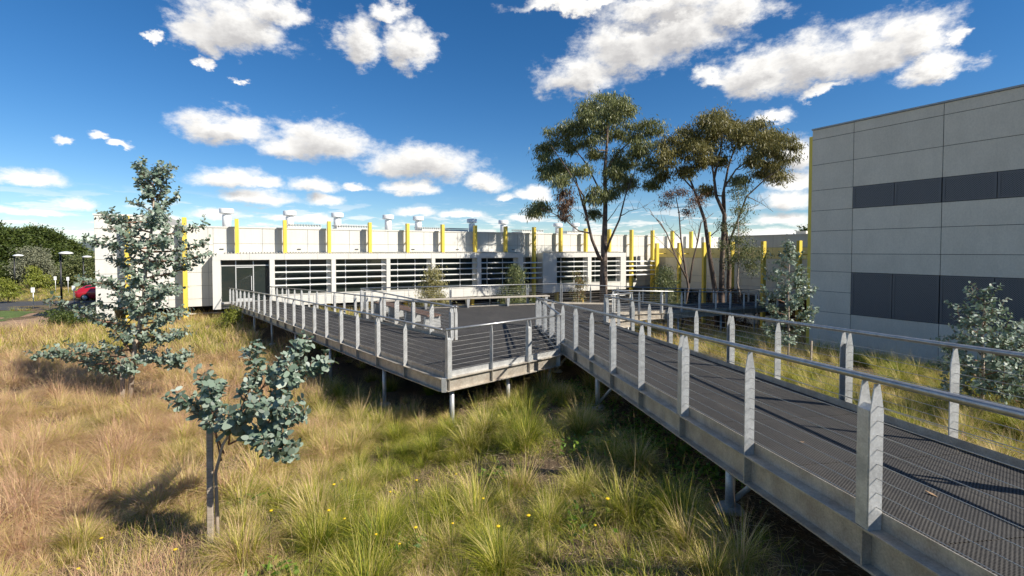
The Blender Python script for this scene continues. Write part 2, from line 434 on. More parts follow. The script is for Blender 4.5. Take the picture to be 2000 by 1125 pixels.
def build_ground():
    t = np.linspace(-1, 1, 300)
    xs = np.sign(t) * (np.abs(t) * 22 + np.abs(t) ** 7 * 3200)
    t2 = np.linspace(-.55, 1, 330)
    ys = 9 + np.sign(t2) * (np.abs(t2) * 40 + np.abs(t2) ** 7 * 3400)
    X, Y = np.meshgrid(xs, ys)
    Z = ground_z(X, Y)
    V = np.stack([X.ravel(), Y.ravel(), Z.ravel()], 1)
    n, k = len(ys), len(xs)
    i = np.arange((n - 1) * k).reshape(n - 1, k)[:, :-1].ravel()
    Fc = np.stack([i, i + 1, i + k + 1, i + k], 1)
    m = bpy.data.materials.new('soil_and_thatch'); m.use_nodes = True
    N = NT(m.node_tree); b = N.n['Principled BSDF']
    g = N.node('ShaderNodeNewGeometry'); P = g.outputs['Position']
    s1 = N.smooth(N.noise(P, 1.1, 5, .6), .35, .65)
    s2 = N.smooth(N.noise(P, 38, 3, .6), .3, .7)
    c = N.mix(s1, (.085, .055, .036, 1), (.15, .105, .065, 1))
    c = N.mix(N.math('MULTIPLY', s2, .5), c, (.24, .18, .115, 1))
    far = N.node('ShaderNodeSeparateXYZ'); N.l.new(P, far.inputs[0])
    dist = N.vmath('LENGTH', P)
    fc = N.mix(N.smooth(N.noise(P, .05, 4, .6), .35, .65), (.23, .19, .085, 1), (.12, .12, .05, 1))
    c = N.mix(N.smooth(dist, 40, 90), c, fc)
    N.l.new(c, b.inputs['Base Color']); b.inputs['Roughness'].default_value = .95; b.inputs['Specular IOR Level'].default_value = .1
    bn = N.node('ShaderNodeBump'); bn.inputs['Strength'].default_value = .8; bn.inputs['Distance'].default_value = .04
    N.l.new(N.noise(P, 22, 5, .65), bn.inputs['Height']); N.l.new(bn.outputs[0], b.inputs['Normal'])
    o = link('ground', np_mesh('ground', V, [Fc], m, smooth=True)); tag(o, kind='structure')
build_ground()

def sheet(name, poly, dz, m, sub=10):
    """a thin sheet draped over the ground from a quad of xy corners"""
    (ax, ay), (bx, by), (cx, cy), (dx, dy) = poly
    V = []; 
    for j in range(sub + 1):
        for i in range(sub + 1):
            s, t = i / sub, j / sub
            x = (ax * (1 - s) + bx * s) * (1 - t) + (dx * (1 - s) + cx * s) * t
            y = (ay * (1 - s) + by * s) * (1 - t) + (dy * (1 - s) + cy * s) * t
            V.append((x, y, gz(x, y) + dz))
    k = sub + 1
    Fc = np.array([(j * k + i, j * k + i + 1, (j + 1) * k + i + 1, (j + 1) * k + i) for j in range(sub) for i in range(sub)])
    return link(name, np_mesh(name, V, [Fc], m, smooth=True))

M_LAWN = mat('mown_lawn', (.10, .15, .025), .9, var=.4, vscale=1.2, bump=.6, bscale=30, fine=.3)
M_DIRT = mat('dirt_track', (.36, .23, .14), .95, var=.3, vscale=1.2, bump=.4, bscale=20, fine=.15)
def build_roads():
    tag(sheet('road', [(-62, 36.5), (-24, 38.8), (-24, 46.3), (-62, 42.5)], .03, M_ASPH), kind='structure')
    tag(sheet('path', [(-31, 25), (-27.2, 29), (-33.5, 37.3), (-37.2, 35.2)], .02, M_DIRT), kind='structure')
    tag(sheet('lawn', [(-34, 26.5), (-31, 26.5), (-36.5, 37.0), (-48, 36.0)], .035, M_LAWN), kind='structure')
    for pts in ([(-47.0, 43.6), (-43.6, 46.6), (-39, 47.0), (-30, 47.3)], [(-42.5, 37.5), (-38.6, 39.6)]):
        b = MB()
        for p, q in zip(pts[:-1], pts[1:]):
            d = Vector((q[0] - p[0], q[1] - p[1], 0)).normalized(); n = Vector((-d.y, d.x, 0)) * .16
            z = -2.28
            quad = [(p[0] - n.x, p[1] - n.y, z + .14), (q[0] - n.x, q[1] - n.y, z + .14), (q[0] + n.x, q[1] + n.y, z + .14), (p[0] + n.x, p[1] + n.y, z + .14)]
            b.slab(quad, .2)
        tag(b.build('kerb', M_CONC), kind='structure')
    # distant ridge
    V = []; Fl = []; n = 90
    for i in range(n + 1):
        a = R(-80 + 160 * i / n)
        h = 26 + 16 * math.sin(i * .31) + 9 * math.sin(i * .83 + 1) + 5 * math.sin(i * 2.1)
        for k, (d, f) in enumerate(((1700, -.12), (2000, .5), (2300, 1), (2700, .6), (3000, 0))):
            V.append((math.sin(a) * d, math.cos(a) * d, -2.4 + h * f))
    for i in range(n):
        for k in range(4):
            Fl.append((i * 5 + k, (i + 1) * 5 + k, (i + 1) * 5 + k + 1, i * 5 + k + 1))
    m = mat('hazed_woodland', (.075, .10, .10), .95, var=.5, vscale=.02, col2=(.13, .15, .13))  # distance haze put into the muted blue-green woodland colour
    o = link('hills', np_mesh('hills', V, [np.array(Fl)], m, smooth=True)); tag(o, kind='structure')
build_roads()

# ------------------------------------------------------------------ main building (local x along the facade, y inwards, z up)
FR = R(29.0)
MAIN = (-19.1, 33.5, 0.0)
def to_world(o, x, y, z=0.0):
    c, s = math.cos(FR), math.sin(FR)
    return (o[0] + x * c - y * s, o[1] + x * s + y * c, z)

def panel_wall(root, x0, x1, rows, y, mt, step, th=.03, gap=.026, xs=None, name='wall_panel', axis='x', sign=1):
    """rows: z levels descending; each panel is its own piece standing proud of a backing"""
    cuts = xs or [x0 + i * step for i in range(int((x1 - x0) / step) + 1)]
    cuts = sorted(set([round(c, 3) for c in cuts if x0 <= c <= x1] + [x0, x1]))
    for a, b_ in zip(cuts[:-1], cuts[1:]):
        if b_ - a < .08: continue
        for zt, zb in zip(rows[:-1], rows[1:]):
            mb = MB()
            if axis == 'x': mb.box(a + gap / 2, b_ - gap / 2, y - th, y - .002, zb + gap / 2, zt - gap / 2)
            else: mb.box(y - th if sign > 0 else y + .002, y - .002 if sign > 0 else y + th, a + gap / 2, b_ - gap / 2, zb + gap / 2, zt - gap / 2)
            mb.build(name, mt, root)

COLS = [-6.05 + 3.05 * i for i in range(16)]
def main_building():
    r = empty('laboratory_building', MAIN, FR, 'long low white clad building with yellow fins and banded windows behind the deck', 'building')
    top = 4.36
    # core volumes (backing behind the cladding)
    MB().box(-4.0, 40.6, 1.05, 16, -1.15, top - .02).build('wall', M_JOINT, r)
    MB().box(-7.8, -4.0, 1.05, 14, -1.15, 5.0).build('wall', M_JOINT, r)
    MB().box(-7.8, -6.9, 1.02, 10, -3.2, -1.15).build('footing_wall', M_PANEL, r)
    MB().box(-4.0, 40.6, 4.2, 15, -5.5, -1.15).build('undercroft_wall', M_BLUEBOX, r)  # near-black colour stands in for the deep shade under the floor
    panel_wall(r, -7.8, -4.0, [5.0, 4.1, 3.1, 2.13, 1.2, .28, -.62, -1.15], 1.05, M_PANEL, 1, xs=[-7.8, -5.95])
    panel_wall(r, -4.0, -1.4, [top, 3.1, 2.13, 1.2, .28, -.62, -1.15], 1.05, M_PANEL, 1, xs=[-1.7])
    panel_wall(r, -1.4, 23.4, [top, 3.2, 2.35], 1.05, M_PANEL, 1, xs=[-1.4 + 3.05 * i for i in range(12)])
    panel_wall(r, 23.4, 25.2, [top, 3.2, 2.1], 1.05, M_PANEL, 1)
    panel_wall(r, 25.2, 35.7, [top, 3.2, 2.35], 1.05, M_PANEL, 1, xs=[26.05 + 3.05 * i for i in range(5)])
    panel_wall(r, 35.7, 40.6, [top, 3.2, 2.1, 1.2, .3, -.6, -1.15], 1.05, M_PANEL, 1, xs=[36.0, 38.2, 39.3])
    MB().box(-4.0, 40.7, .98, 1.3, top - .06, top + .04).build('parapet_capping', M_PANEL, r)
    MB().box(-7.85, -3.95, .98, 1.3, 4.94, 5.05).build('parapet_capping', M_PANEL, r)
    MB().box(-7.85, -7.81, 1.3, 14, -1.15, 5.05).build('end_wall', M_PANEL, r)
    # fins
    for i, x in enumerate(COLS):
        full = x < -2 or abs(x - 24.45) < .4 or x > 35.8
        z0 = -3.1 if full else 2.5
        if x > 35: z0 = -4.2
        fin = MB().chbox(x - .12, x + .12, .23, .63, z0, 4.92, .008).build('fin', M_YEL, r)
        MB().box(x - .035, x + .035, .63, 1.02, 3.32, 3.4).build('bracket', M_YEL, fin)
        if not full:
            MB().box(x - .12, x + .12, .9, 1.3, gz(*to_world(MAIN, x, 1)[:2]) - .4, -1.35).build('column', M_YEL, r)
    # window boxes
    def window_box(x0, x1, posts, door):
        b = empty('window_box', (0, 0, 0)); b.parent = r
        zt, zb, sill, head = 2.47, -1.32, -.52, 2.05
        MB().box(x0, x1, .0, .02, head, zt).build('fascia', M_PANEL, b)
        MB().box(x0, x1, .02, 1.0, zt - .06, zt).build('canopy_soffit', M_PANEL, b)
        MB().box(x0, x0 + .02, .02, 1.02, zb, zt - .07).build('side_cheek', M_PANEL, b)
        MB().box(x1 - .02, x1, .02, 1.02, zb, zt - .07).build('side_cheek', M_PANEL, b)
        MB().box(x0 + .03, x1 - .03, .55, 1.02, zb + .03, sill - .05).build('floor_edge', M_JOINT, b)
        MB().box(x0 + .03, x1 - .03, .04, .96, zb + .02, zb + .06).build('soffit', M_SOFF, b)
        # fascia joints as recessed strips: fascia panels
        n = int((x1 - x0) / 2.1)
        for i in range(n):
            a = x0 + (x1 - x0) * i / n; c = x0 + (x1 - x0) * (i + 1) / n
            MB().box(a + .01, c - .01, -.022, -.002, head + .004, zt - .01).build('fascia_panel', M_PANEL, b)
        # corrugated edge of the canopy roof
        cb = MB(); k = int((x1 - x0 - 1) / .19)
        for i in range(k):
            x = x0 + .75 + i * .19
            cb.tube([(x, -.03, zt + .05), (x, 1.02, zt + .13)], .035, 6)
        cb.build('roof_ribs', M_ROOF, b)
        MB().box(x0 + .6, x1 - .3, .0, 1.02, zt + .003, zt + .03).build('roof_sheet', M_ROOF, b)
        edges = []
        prev = None
        for (a, c) in posts:
            MB().box(a, c, -.02, .42, zb, head - .002).build('post', M_PANEL, b)
        for i in range(len(posts) - 1):
            a, c = posts[i][1], posts[i + 1][0]
            isdoor = door and i == 0
            if not isdoor:
                for j in range(3):
                    w = (c - a) / 3
                    MB().box(a + j * w + .008, a + (j + 1) * w - .008, .0, .03, zb + .03, sill).build('spandrel_panel', M_PANEL, b)
                MB().box(a, c, -.04, .3, sill + .002, sill + .04).build('sill', M_PANEL, b)
            zlow = -.86 if isdoor else sill + .04
            w = c - a
            cut = [a, a + w * .30, a + w * .66, c] if isdoor else [a, a + w * .2, a + w * .62, c - .28]
            for j in range(3):
                MB().box(cut[j] + .03, cut[j + 1] - .03, .40, .42, zlow + .02, head - .02).build('pane', M_GLASS, b)
                MB().box(cut[j] - .03, cut[j] + .03, .36, .44, zlow, head).build('mullion', M_ALU, b)
            MB().box(cut[3] - .03, cut[3] + .03, .36, .44, zlow, head).build('mullion', M_ALU, b)
            MB().box(a, c, .37, .43, head - .03, head + .02).build('transom', M_ALU, b)
            if isdoor:
                MB().box(a, c, .355, .435, 1.62, 1.69).build('transom', M_ALU, b)
                MB().box(cut[1] + .035, cut[2] - .035, .35, .39, 1.50, 1.58).build('door_rail', M_ALU, b)
                MB().box(cut[1] + .035, cut[2] - .035, .35, .39, zlow + .01, zlow + .2).build('door_rail', M_ALU, b)
                MB().box(cut[2] - .15, cut[2] - .1, .30, .34, -.1, .9).build('door_handle', M_ALU, b)
                MB().box(a, c, .02, .5, -.98, -.87).build('threshold', M_CONC, b)
                MB().box(a, c, .5, .52, zb + .05, -.88).build('spandrel_panel', M_PANEL, b)
            else:
                MB().box(c - .28, c, .38, .46, zlow, head).build('blind_panel', M_BEIGE, b)
                for k in range(4):
                    z = 1.62 - k * .48
                    quad = [(a + .02, .0, z), (c - .02, .0, z), (c - .02, .16, z + .05), (a + .02, .16, z + .05)]
                    MB().slab(quad, .035).build('louvre_blade', M_LOUV, b)
    pa = [(-1.42, -.95), (2.06, 2.38), (6.24, 6.55), (10.4, 10.7), (14.17, 14.48), (18.35, 18.74), (22.48, 23.05)]
    window_box(-1.42, 23.05, pa, True)
    pb = [(25.17, 26.75), (30.5, 30.95), (34.78, 35.5)]
    window_box(25.17, 35.5, pb, False)
    # recessed glazed links between the boxes, with sunshade blades
    for (a, c) in ((23.07, 25.15), (35.52, 37.9)):
        lk = empty('link_glazing', (0, 0, 0)); lk.parent = r
        for j in range(3):
            w = (c - a) / 3
            MB().box(a + j * w + .04, a + (j + 1) * w - .04, .98, 1.0, -.5, 2.05).build('pane', M_GLASS, lk)
            MB().box(a + j * w - .03, a + j * w + .03, .96, 1.04, -.6, 2.08).build('mullion', M_ALU, lk)
        MB().box(a, c, .98, 1.03, -1.2, -.52).build('spandrel_panel', M_PANEL, lk)
        hi = c if a < 30 else 40.2
        for k in range(4):
            z = 1.55 - k * .48
            MB().slab([(a, .05, z), (hi, .05, z), (hi, .22, z + .08), (a, .22, z + .08)], .035).build('louvre_blade', M_LOUV, lk)
    # undercroft: floor slab edge, rails and glazing strips
    MB().box(-1.4, 40.6, 1.06, 4.2, -1.30, -1.16).build('floor_slab', M_SOFF, r)
    for i in range(9):
        a = -3.9 + i * 4.9
        for z in (-1.75, -2.2, -2.6):
            MB().box(a, a + 4.6, 1.6, 1.68, z, z + .09).build('screen_rail', M_LOUV, r)
    # roof vents
    for x, zt in ((-.66, 6.0), (3.79, 6.0), (7.51, 5.98), (11.87, 5.96), (14.67, 5.93), (20.1, 5.86), (23.59, 5.84), (30.3, 5.72), (32.6, 5.8)):
        v = MB().lathe([(.31, 0), (.31, zt - 4.2 - .55), (.28, zt - 4.2 - .5)], 20, (x, 5.0, 4.2)).build('vent_pipe', M_WHITE, r, True)
        MB().lathe([(.31, 0), (.50, .03), (.50, .06), (.50, .36), (.47, .40), (.2, .42)], 24, (x, 5.0, zt - .45)).build('vent_cap', M_WHITE, v, True)
    # low ribbed roof lights
    for x in (4.6, 8.3, 15.6, 17.6, 26.0, 31.5):
        s = MB().box(x - 1.1, x + 1.4, 3.4, 5.6, 4.2, 4.66).build('roof_light', M_PANEL, r)
        rb = MB()
        for i in range(13):
            rb.tube([(x - 1.1 + i * .205, 3.3, 4.74), (x - 1.1 + i * .205, 5.6, 4.84)], .05, 6)
        rb.build('roof_ribs', M_ROOF, s)
    MB().box(40.6, 58, 1.05, 12, 2.9, top - .02).build('wall', M_JOINT, r)
    panel_wall(r, 40.62, 58, [top, 2.95], 1.05, M_PANEL, 1, xs=[40.62 + 3.05 * i for i in range(6)])
    for x in (42.75, 45.8, 48.85, 51.9):
        MB().chbox(x - .12, x + .12, .23, .63, 2.99, 4.92, .008).build('fin', M_YEL, r)
    # small vents and lamps on the wall face
    for x in (-.9, 4.1, 8.3, 12.9, 16.9, 22.5):
        MB().box(x - .13, x + .13, .96, 1.02, 2.78, 2.84).build('wall_lamp', M_DKFRAME, r)
    # ---- wing running towards the right-hand block
    w = empty('building_wing', to_world(MAIN, 40.7, 1.0), FR, 'wing with yellow fins and shaded tan wall behind the gum trees', 'building')
    L = -27
    MB().box(.03, 14, L, .5, -1.2, 2.94).build('wall', M_JOINT, w)
    MB().box(.06, 13.9, L, -8.6, 2.94, 4.0).build('upper_wall', M_JOINT, w)
    MB().box(1.6, 13, L, .0, -6, -1.2).build('undercroft_wall', M_BLUEBOX, w)  # undercroft shade put into the dark wall colour here too
    ys = [-1.55 + -3.05 * i for i in range(9)]
    def wp(rows, m):
        panel_wall(w, L, .0, rows, .03, m, 1, xs=ys, axis='y', sign=1)
    panel_wall(w, L, -8.6, [4.02, 2.98], .06, M_PANEL, 1, xs=ys, axis='y', sign=1); wp([2.98, 1.98], M_TAN); wp([.18, -.5], M_BEIGE); wp([-.5, -1.2], M_PANEL)
    for i, (a, b_) in enumerate(zip(ys[1:], ys[:-1])):
        if i in (6,):
            f = MB().box(-.04, .0, a + .3, b_ - .2, .2, 1.96).build('window', M_DKFRAME, w)
            MB().box(-.05, -.042, a + .36, b_ - .26, .26, 1.90).build('pane', M_GLASS2, f)
            MB().box(-.03, -.002, a + .01, a + .28, .2, 1.96).build('wall_panel', M_BEIGE, w)
        else:
            MB().box(-.03, -.002, a + .01, b_ - .01, .2, 1.96).build('wall_panel', M_BEIGE, w)
    MB().box(-.04, .2, L, -8.6, 3.99, 4.08).build('parapet_capping', M_PANEL, w)
    for i in range(8):
        y = -1.6 - 3.05 * i
        zb = gz(*to_world(to_world(MAIN, 40.7, 1.0), -.7, y)[:2]) - .3
        f = MB().chbox(-1.55, -1.15, y - .12, y + .12, zb, 3.5, .008).build('fin', M_YEL, w)
        MB().box(-1.15, -.03, y - .035, y + .035, 2.35, 2.43).build('bracket', M_YEL, f)
    for i in range(9):
        y = -1.5 - 3.05 * i
        MB().box(1.0, 1.5, y - 1.2, y + 1.2, -5.2, -3.2).build('low_wall', M_BEIGE, w)
        MB().box(1.4, 1.56, y - 1.4, y + 1.4, -3.0, -1.5).build('undercroft_pane', M_GLASS2, w)
    MB().box(-.02, 1.6, L, 0, -1.34, -1.22).build('floor_slab', M_SOFF, w)
    # roof plant visible above the wing
    for x, y in ((4.5, -14), (5, -19)):
        MB().box(x, x + 1.2, y, y + .9, 4.0, 4.5).build('roof_plant', M_GREY, w)
main_building()

# ------------------------------------------------------------------ grey block on the right (same frame, face looks left)
BLK = (14.81, 24.0, 0.0)
def bz_(z): return 2.7 + (z - 2.7) * 1.081
def grey_block():
    r = empty('grey_block', BLK, FR, 'two storey grey panelled block with dark mesh windows filling the right edge', 'building')
    bot = bz_(-1.74)
    MB().box(.03, 18, -31, -.02, bot, bz_(8.15)).build('wall', mat('dark_joint', (.035, .035, .035), .9), r)
    rows = [bz_(z) for z in (8.16, 7.72, 6.57, 5.42, 4.50, 3.58, 2.56, 1.77, .88, -.04)] + [bot]
    bays = [0.0] + [-1.86 - 3.265 * i for i in range(10)]
    for i, (b1, a1) in enumerate(zip(bays[:-1], bays[1:])):
        rr = list(zip(rows[:-1], rows[1:])) if i == 0 else [(bz_(p), bz_(q)) for p, q in ((8.16, 7.72), (7.72, 6.57), (6.57, 5.42), (4.5, 3.58), (3.58, 2.56), (2.56, 1.77))] + [(bz_(-.04), bot)]
        for zt, zb in rr:
            MB().box(0, .027, a1 + .011, b1 - .011, zb + .01, zt - .01).build('wall_panel', M_GREY, r)
        if i == 0: continue
        for zt, zb in ((bz_(5.42), bz_(4.5)), (bz_(1.77), bz_(-.04))):
            w = MB()
            ym = (a1 + b1) / 2
            for (p, q) in ((a1 + .02, ym - .012), (ym + .012, b1 - .02)):
                w.box(-.02, .02, p, q, zt - .09, zt - .015).box(-.02, .02, p, q, zb + .015, zb + .09)
                w.box(-.02, .02, p, p + .08, zb + .09, zt - .09).box(-.02, .02, q - .08, q, zb + .09, zt - .09)
            f = w.build('window', mat('screen_frame', (.13, .13, .135), .5, .2), r)
            for (p, q) in ((a1 + .1, ym - .092), (ym + .092, b1 - .1)):
                MB().box(-.004, .012, p, q, zb + .09, zt - .09).build('mesh_screen', M_PERF, f)
    MB().box(-.05, .3, -31, .02, bz_(8.165), bz_(8.23)).build('roof_capping', mat('zinc_capping', (.33, .34, .34), .5, .3), r)
    MB().box(.02, .32, .0, .16, bot - .25, bz_(7.9)).build('corner_fin', M_YEL, r)
    MB().box(-.18, .5, -.35, .2, bot - .28, bot - .01).build('fin_foot', M_YEL, r)
    MB().box(.35, 17.8, -31, -.3, bot - 3, bot).build('plinth', M_BLUEBOX, r)
grey_block()

# ------------------------------------------------------------------ elevated walkways
def frame_at(path, s):
    """point and horizontal tangent at distance s along a 3D polyline"""
    for a, b in zip(path[:-1], path[1:]):
        d = math.dist(a[:2], b[:2])
        if s <= d or b is path[-1]:
            t = s / d; return lerp(a, b, t), Vector((b[0] - a[0], b[1] - a[1], 0)).normalized()
        s -= d
def plen(path): return sum(math.dist(a[:2], b[:2]) for a, b in zip(path[:-1], path[1:]))

def sweep(path, y0, y1, z0, z1, side):
    """rectangular bar swept along a path; y is the outward offset (side=+1: left of travel)"""
    n = len(path); vs = []
    for i, p in enumerate(path):
        ds = []
        if i > 0: ds.append(Vector((p[0] - path[i - 1][0], p[1] - path[i - 1][1], 0)).normalized())
        if i < n - 1: ds.append(Vector((path[i + 1][0] - p[0], path[i + 1][1] - p[1], 0)).normalized())
        t = sum(ds, Vector()).normalized(); k = 1 / max(.4, t.dot(ds[0]))
        nn = Vector((-t.y, t.x, 0)) * side * k
        for (y, z) in ((y0, z0), (y1, z0), (y1, z1), (y0, z1)):
            vs.append((p[0] + nn.x * y, p[1] + nn.y * y, p[2] + z))
    fs = [(0, 1, 2, 3), tuple(4 * (n - 1) + k for k in (3, 2, 1, 0))]
    for i in range(n - 1):
        for k in range(4):
            j = (k + 1) % 4; fs.append((4 * i + k, 4 * (i + 1) + k, 4 * (i + 1) + j, 4 * i + j))
    return vs, fs

def plate(mb, x, th=.01, w=.05, base=-.03):
    prof = [(-w, base), (w, base), (w, .80), (.019, .985), (-.019, .985), (-w, .80)]
    vs = [(x - th / 2, y, z) for y, z in prof] + [(x + th / 2, y, z) for y, z in prof]
    n = 6
    mb.add(vs, [tuple(range(n - 1, -1, -1)), tuple(range(n, 2 * n))] + [(i, (i + 1) % n, n + (i + 1) % n, n + i) for i in range(n)])
pm = MB(); plate(pm, 0, .012); POST1 = pm.mesh('single_post', M_GALV)
pm = MB(); plate(pm, -.05); plate(pm, .05)
pm.add([(-.044, .04, -.029), (.044, .04, -.029), (.044, .052, -.029), (-.044, .052, -.029), (-.044, .012, .835), (.044, .012, .835), (.044, .052, .80), (-.044, .052, .80)],
       [(0, 3, 2, 1), (4, 5, 6, 7), (0, 1, 5, 4), (1, 2, 6, 5), (2, 3, 7, 6), (3, 0, 4, 7)])
POST2 = pm.mesh('double_post', M_GALV)
STIFF = MB().box(-.006, .006, .042, .115, -.30, -.046).mesh('stiffener', M_BEAM)

def railing(root, path, side, spacing=1.38, s0=0.0, first=2, s_end=None, kerb=True, beam=True, rail_ext=0.0, cables=8):
    L = plen(path); s = s0; k = first; P = []
    s_end = L if s_end is None else s_end
    stops = []
    while s <= s_end + .02:
        p, t = frame_at(path, min(s, L))
        ang = math.atan2(t.y, t.x) + (0 if side > 0 else math.pi)
        nn = Vector((-t.y, t.x, 0)) * side
        q = (p[0] + nn.x * .066, p[1] + nn.y * .066, p[2])
        link('rail_post', POST2 if k % 2 == 0 else POST1, root, q, ang)
        if beam: link('stiffener', STIFF, root, (p[0] + nn.x * 0.0, p[1] + nn.y * 0.0, p[2]), ang)
        stops.append(s); s += spacing; k += 1
    def off(z, d=.061):
        out = []
        vs, _ = sweep(path, d, d + .01, z, z + .01, side)
        for i in range(len(path)): out.append(vs[4 * i])
        return out
    hp = off(1.012)
    if rail_ext:
        a, b = Vector(hp[-2]), Vector(hp[-1]); hp[-1] = tuple(b + (b - a).normalized() * rail_ext)
    MB().tube(hp, .027, 12).build('handrail', M_RAIL, root, True)
    for c in range(cables):
        MB().tube(off(.13 + c * .1), .0031, 5).build('cable', M_CABLE, root)
    if kerb:
        v, f = sweep(path, .003, .011, -.03, .085, side); MB().add(v, f).build('toe_plate', M_BEAM, root)
    if beam:
        for nm, (y0, y1, z0, z1) in (('beam_flange', (.0, .125, -.046, -.031)), ('beam_web', (.028, .041, -.30, -.046)), ('beam_flange', (.0, .125, -.315, -.30))):
            v, f = sweep(path, y0, y1, z0, z1, side); MB().add(v, f).build(nm, M_BEAM, root)

def clip(poly, n, d, keep_less):
    out = []
    for i in range(len(poly)):
        a, b = poly[i], poly[(i + 1) % len(poly)]
        da = a[0] * n[0] + a[1] * n[1] - d; db = b[0] * n[0] + b[1] * n[1] - d
        if not keep_less: da, db = -da, -db
        if da <= 0: out.append(a)
        if (da < 0) != (db < 0) and abs(da - db) > 1e-9:
            t = da / (da - db); out.append(lerp(a, b, t))
    return out

def ramp_deck(root, left, right, step=1.38):
    """individual mesh panels between two edge polylines"""
    L = max(plen(left), plen(right)); n = max(1, round(L / step))
    la, ra = plen(left), plen(right)
    for i in range(n):
        a0, _ = frame_at(left, la * i / n); a1, _ = frame_at(left, la * (i + 1) / n - .014)
        b0, _ = frame_at(right, ra * i / n); b1, _ = frame_at(right, ra * (i + 1) / n - .014)
        mL0, mL1 = lerp(a0, b0, .014), lerp(a1, b1, .002); mR0, mR1 = lerp(a0, b0, .998), lerp(a1, b1, .998)
        MB().slab([mL0, mR0, mR1, mL1], .04).build('deck_panel', M_DECK, root)
        if i % 2 == 0:
            c0, c1 = lerp(a0, b0, .02), lerp(a0, b0, .98)
            d = Vector((a1[0] - a0[0], a1[1] - a0[1], 0)).normalized() * .04
            MB().slab([(c0[0], c0[1], c0[2] - .05), (c1[0], c1[1], c1[2] - .05), (c1[0] + d.x, c1[1] + d.y, c1[2] - .05), (c0[0] + d.x, c0[1] + d.y, c0[2] - .05)], .16).build('cross_beam', M_BEAM, root)

def legs(root, pts, brace=True):
    for (x, y, z) in pts:
        g = gz(x, y)
        l = MB().tube([(x, y, z - .31), (x, y, g - .15)], .052, 12).build('support_leg', M_GALV, root, True)
        MB().lathe([(.16, 0), (.17, .06), (.12, .12)], 12, (x, y, g - .06)).build('footing', M_CONC, l)

A = (-1.45, 10.32, 0); B = (1.21, 12.66, 0); Cp = (.85, 17.4, 0); G = (3.45, 18.3, 0); G2 = (4.75, 19.2, 0)
I = (4.2, 20.5, 0); Ee = (2.3, 24.6, 0); D = (-6.7, 21.6, 0); Fp = (-1.71, 14.47, 0)
LWo = [(-1.45, 10.32, 0), (-3.5, 12.6, 0), (-12.0, 23.6, -.42), (-19.25, 33.0, -.86)]
LWi = [(-1.71, 14.47, 0), (-2.2, 15.1, 0), (-9.9, 25.05, -.42), (-17.4, 34.3, -.86)]

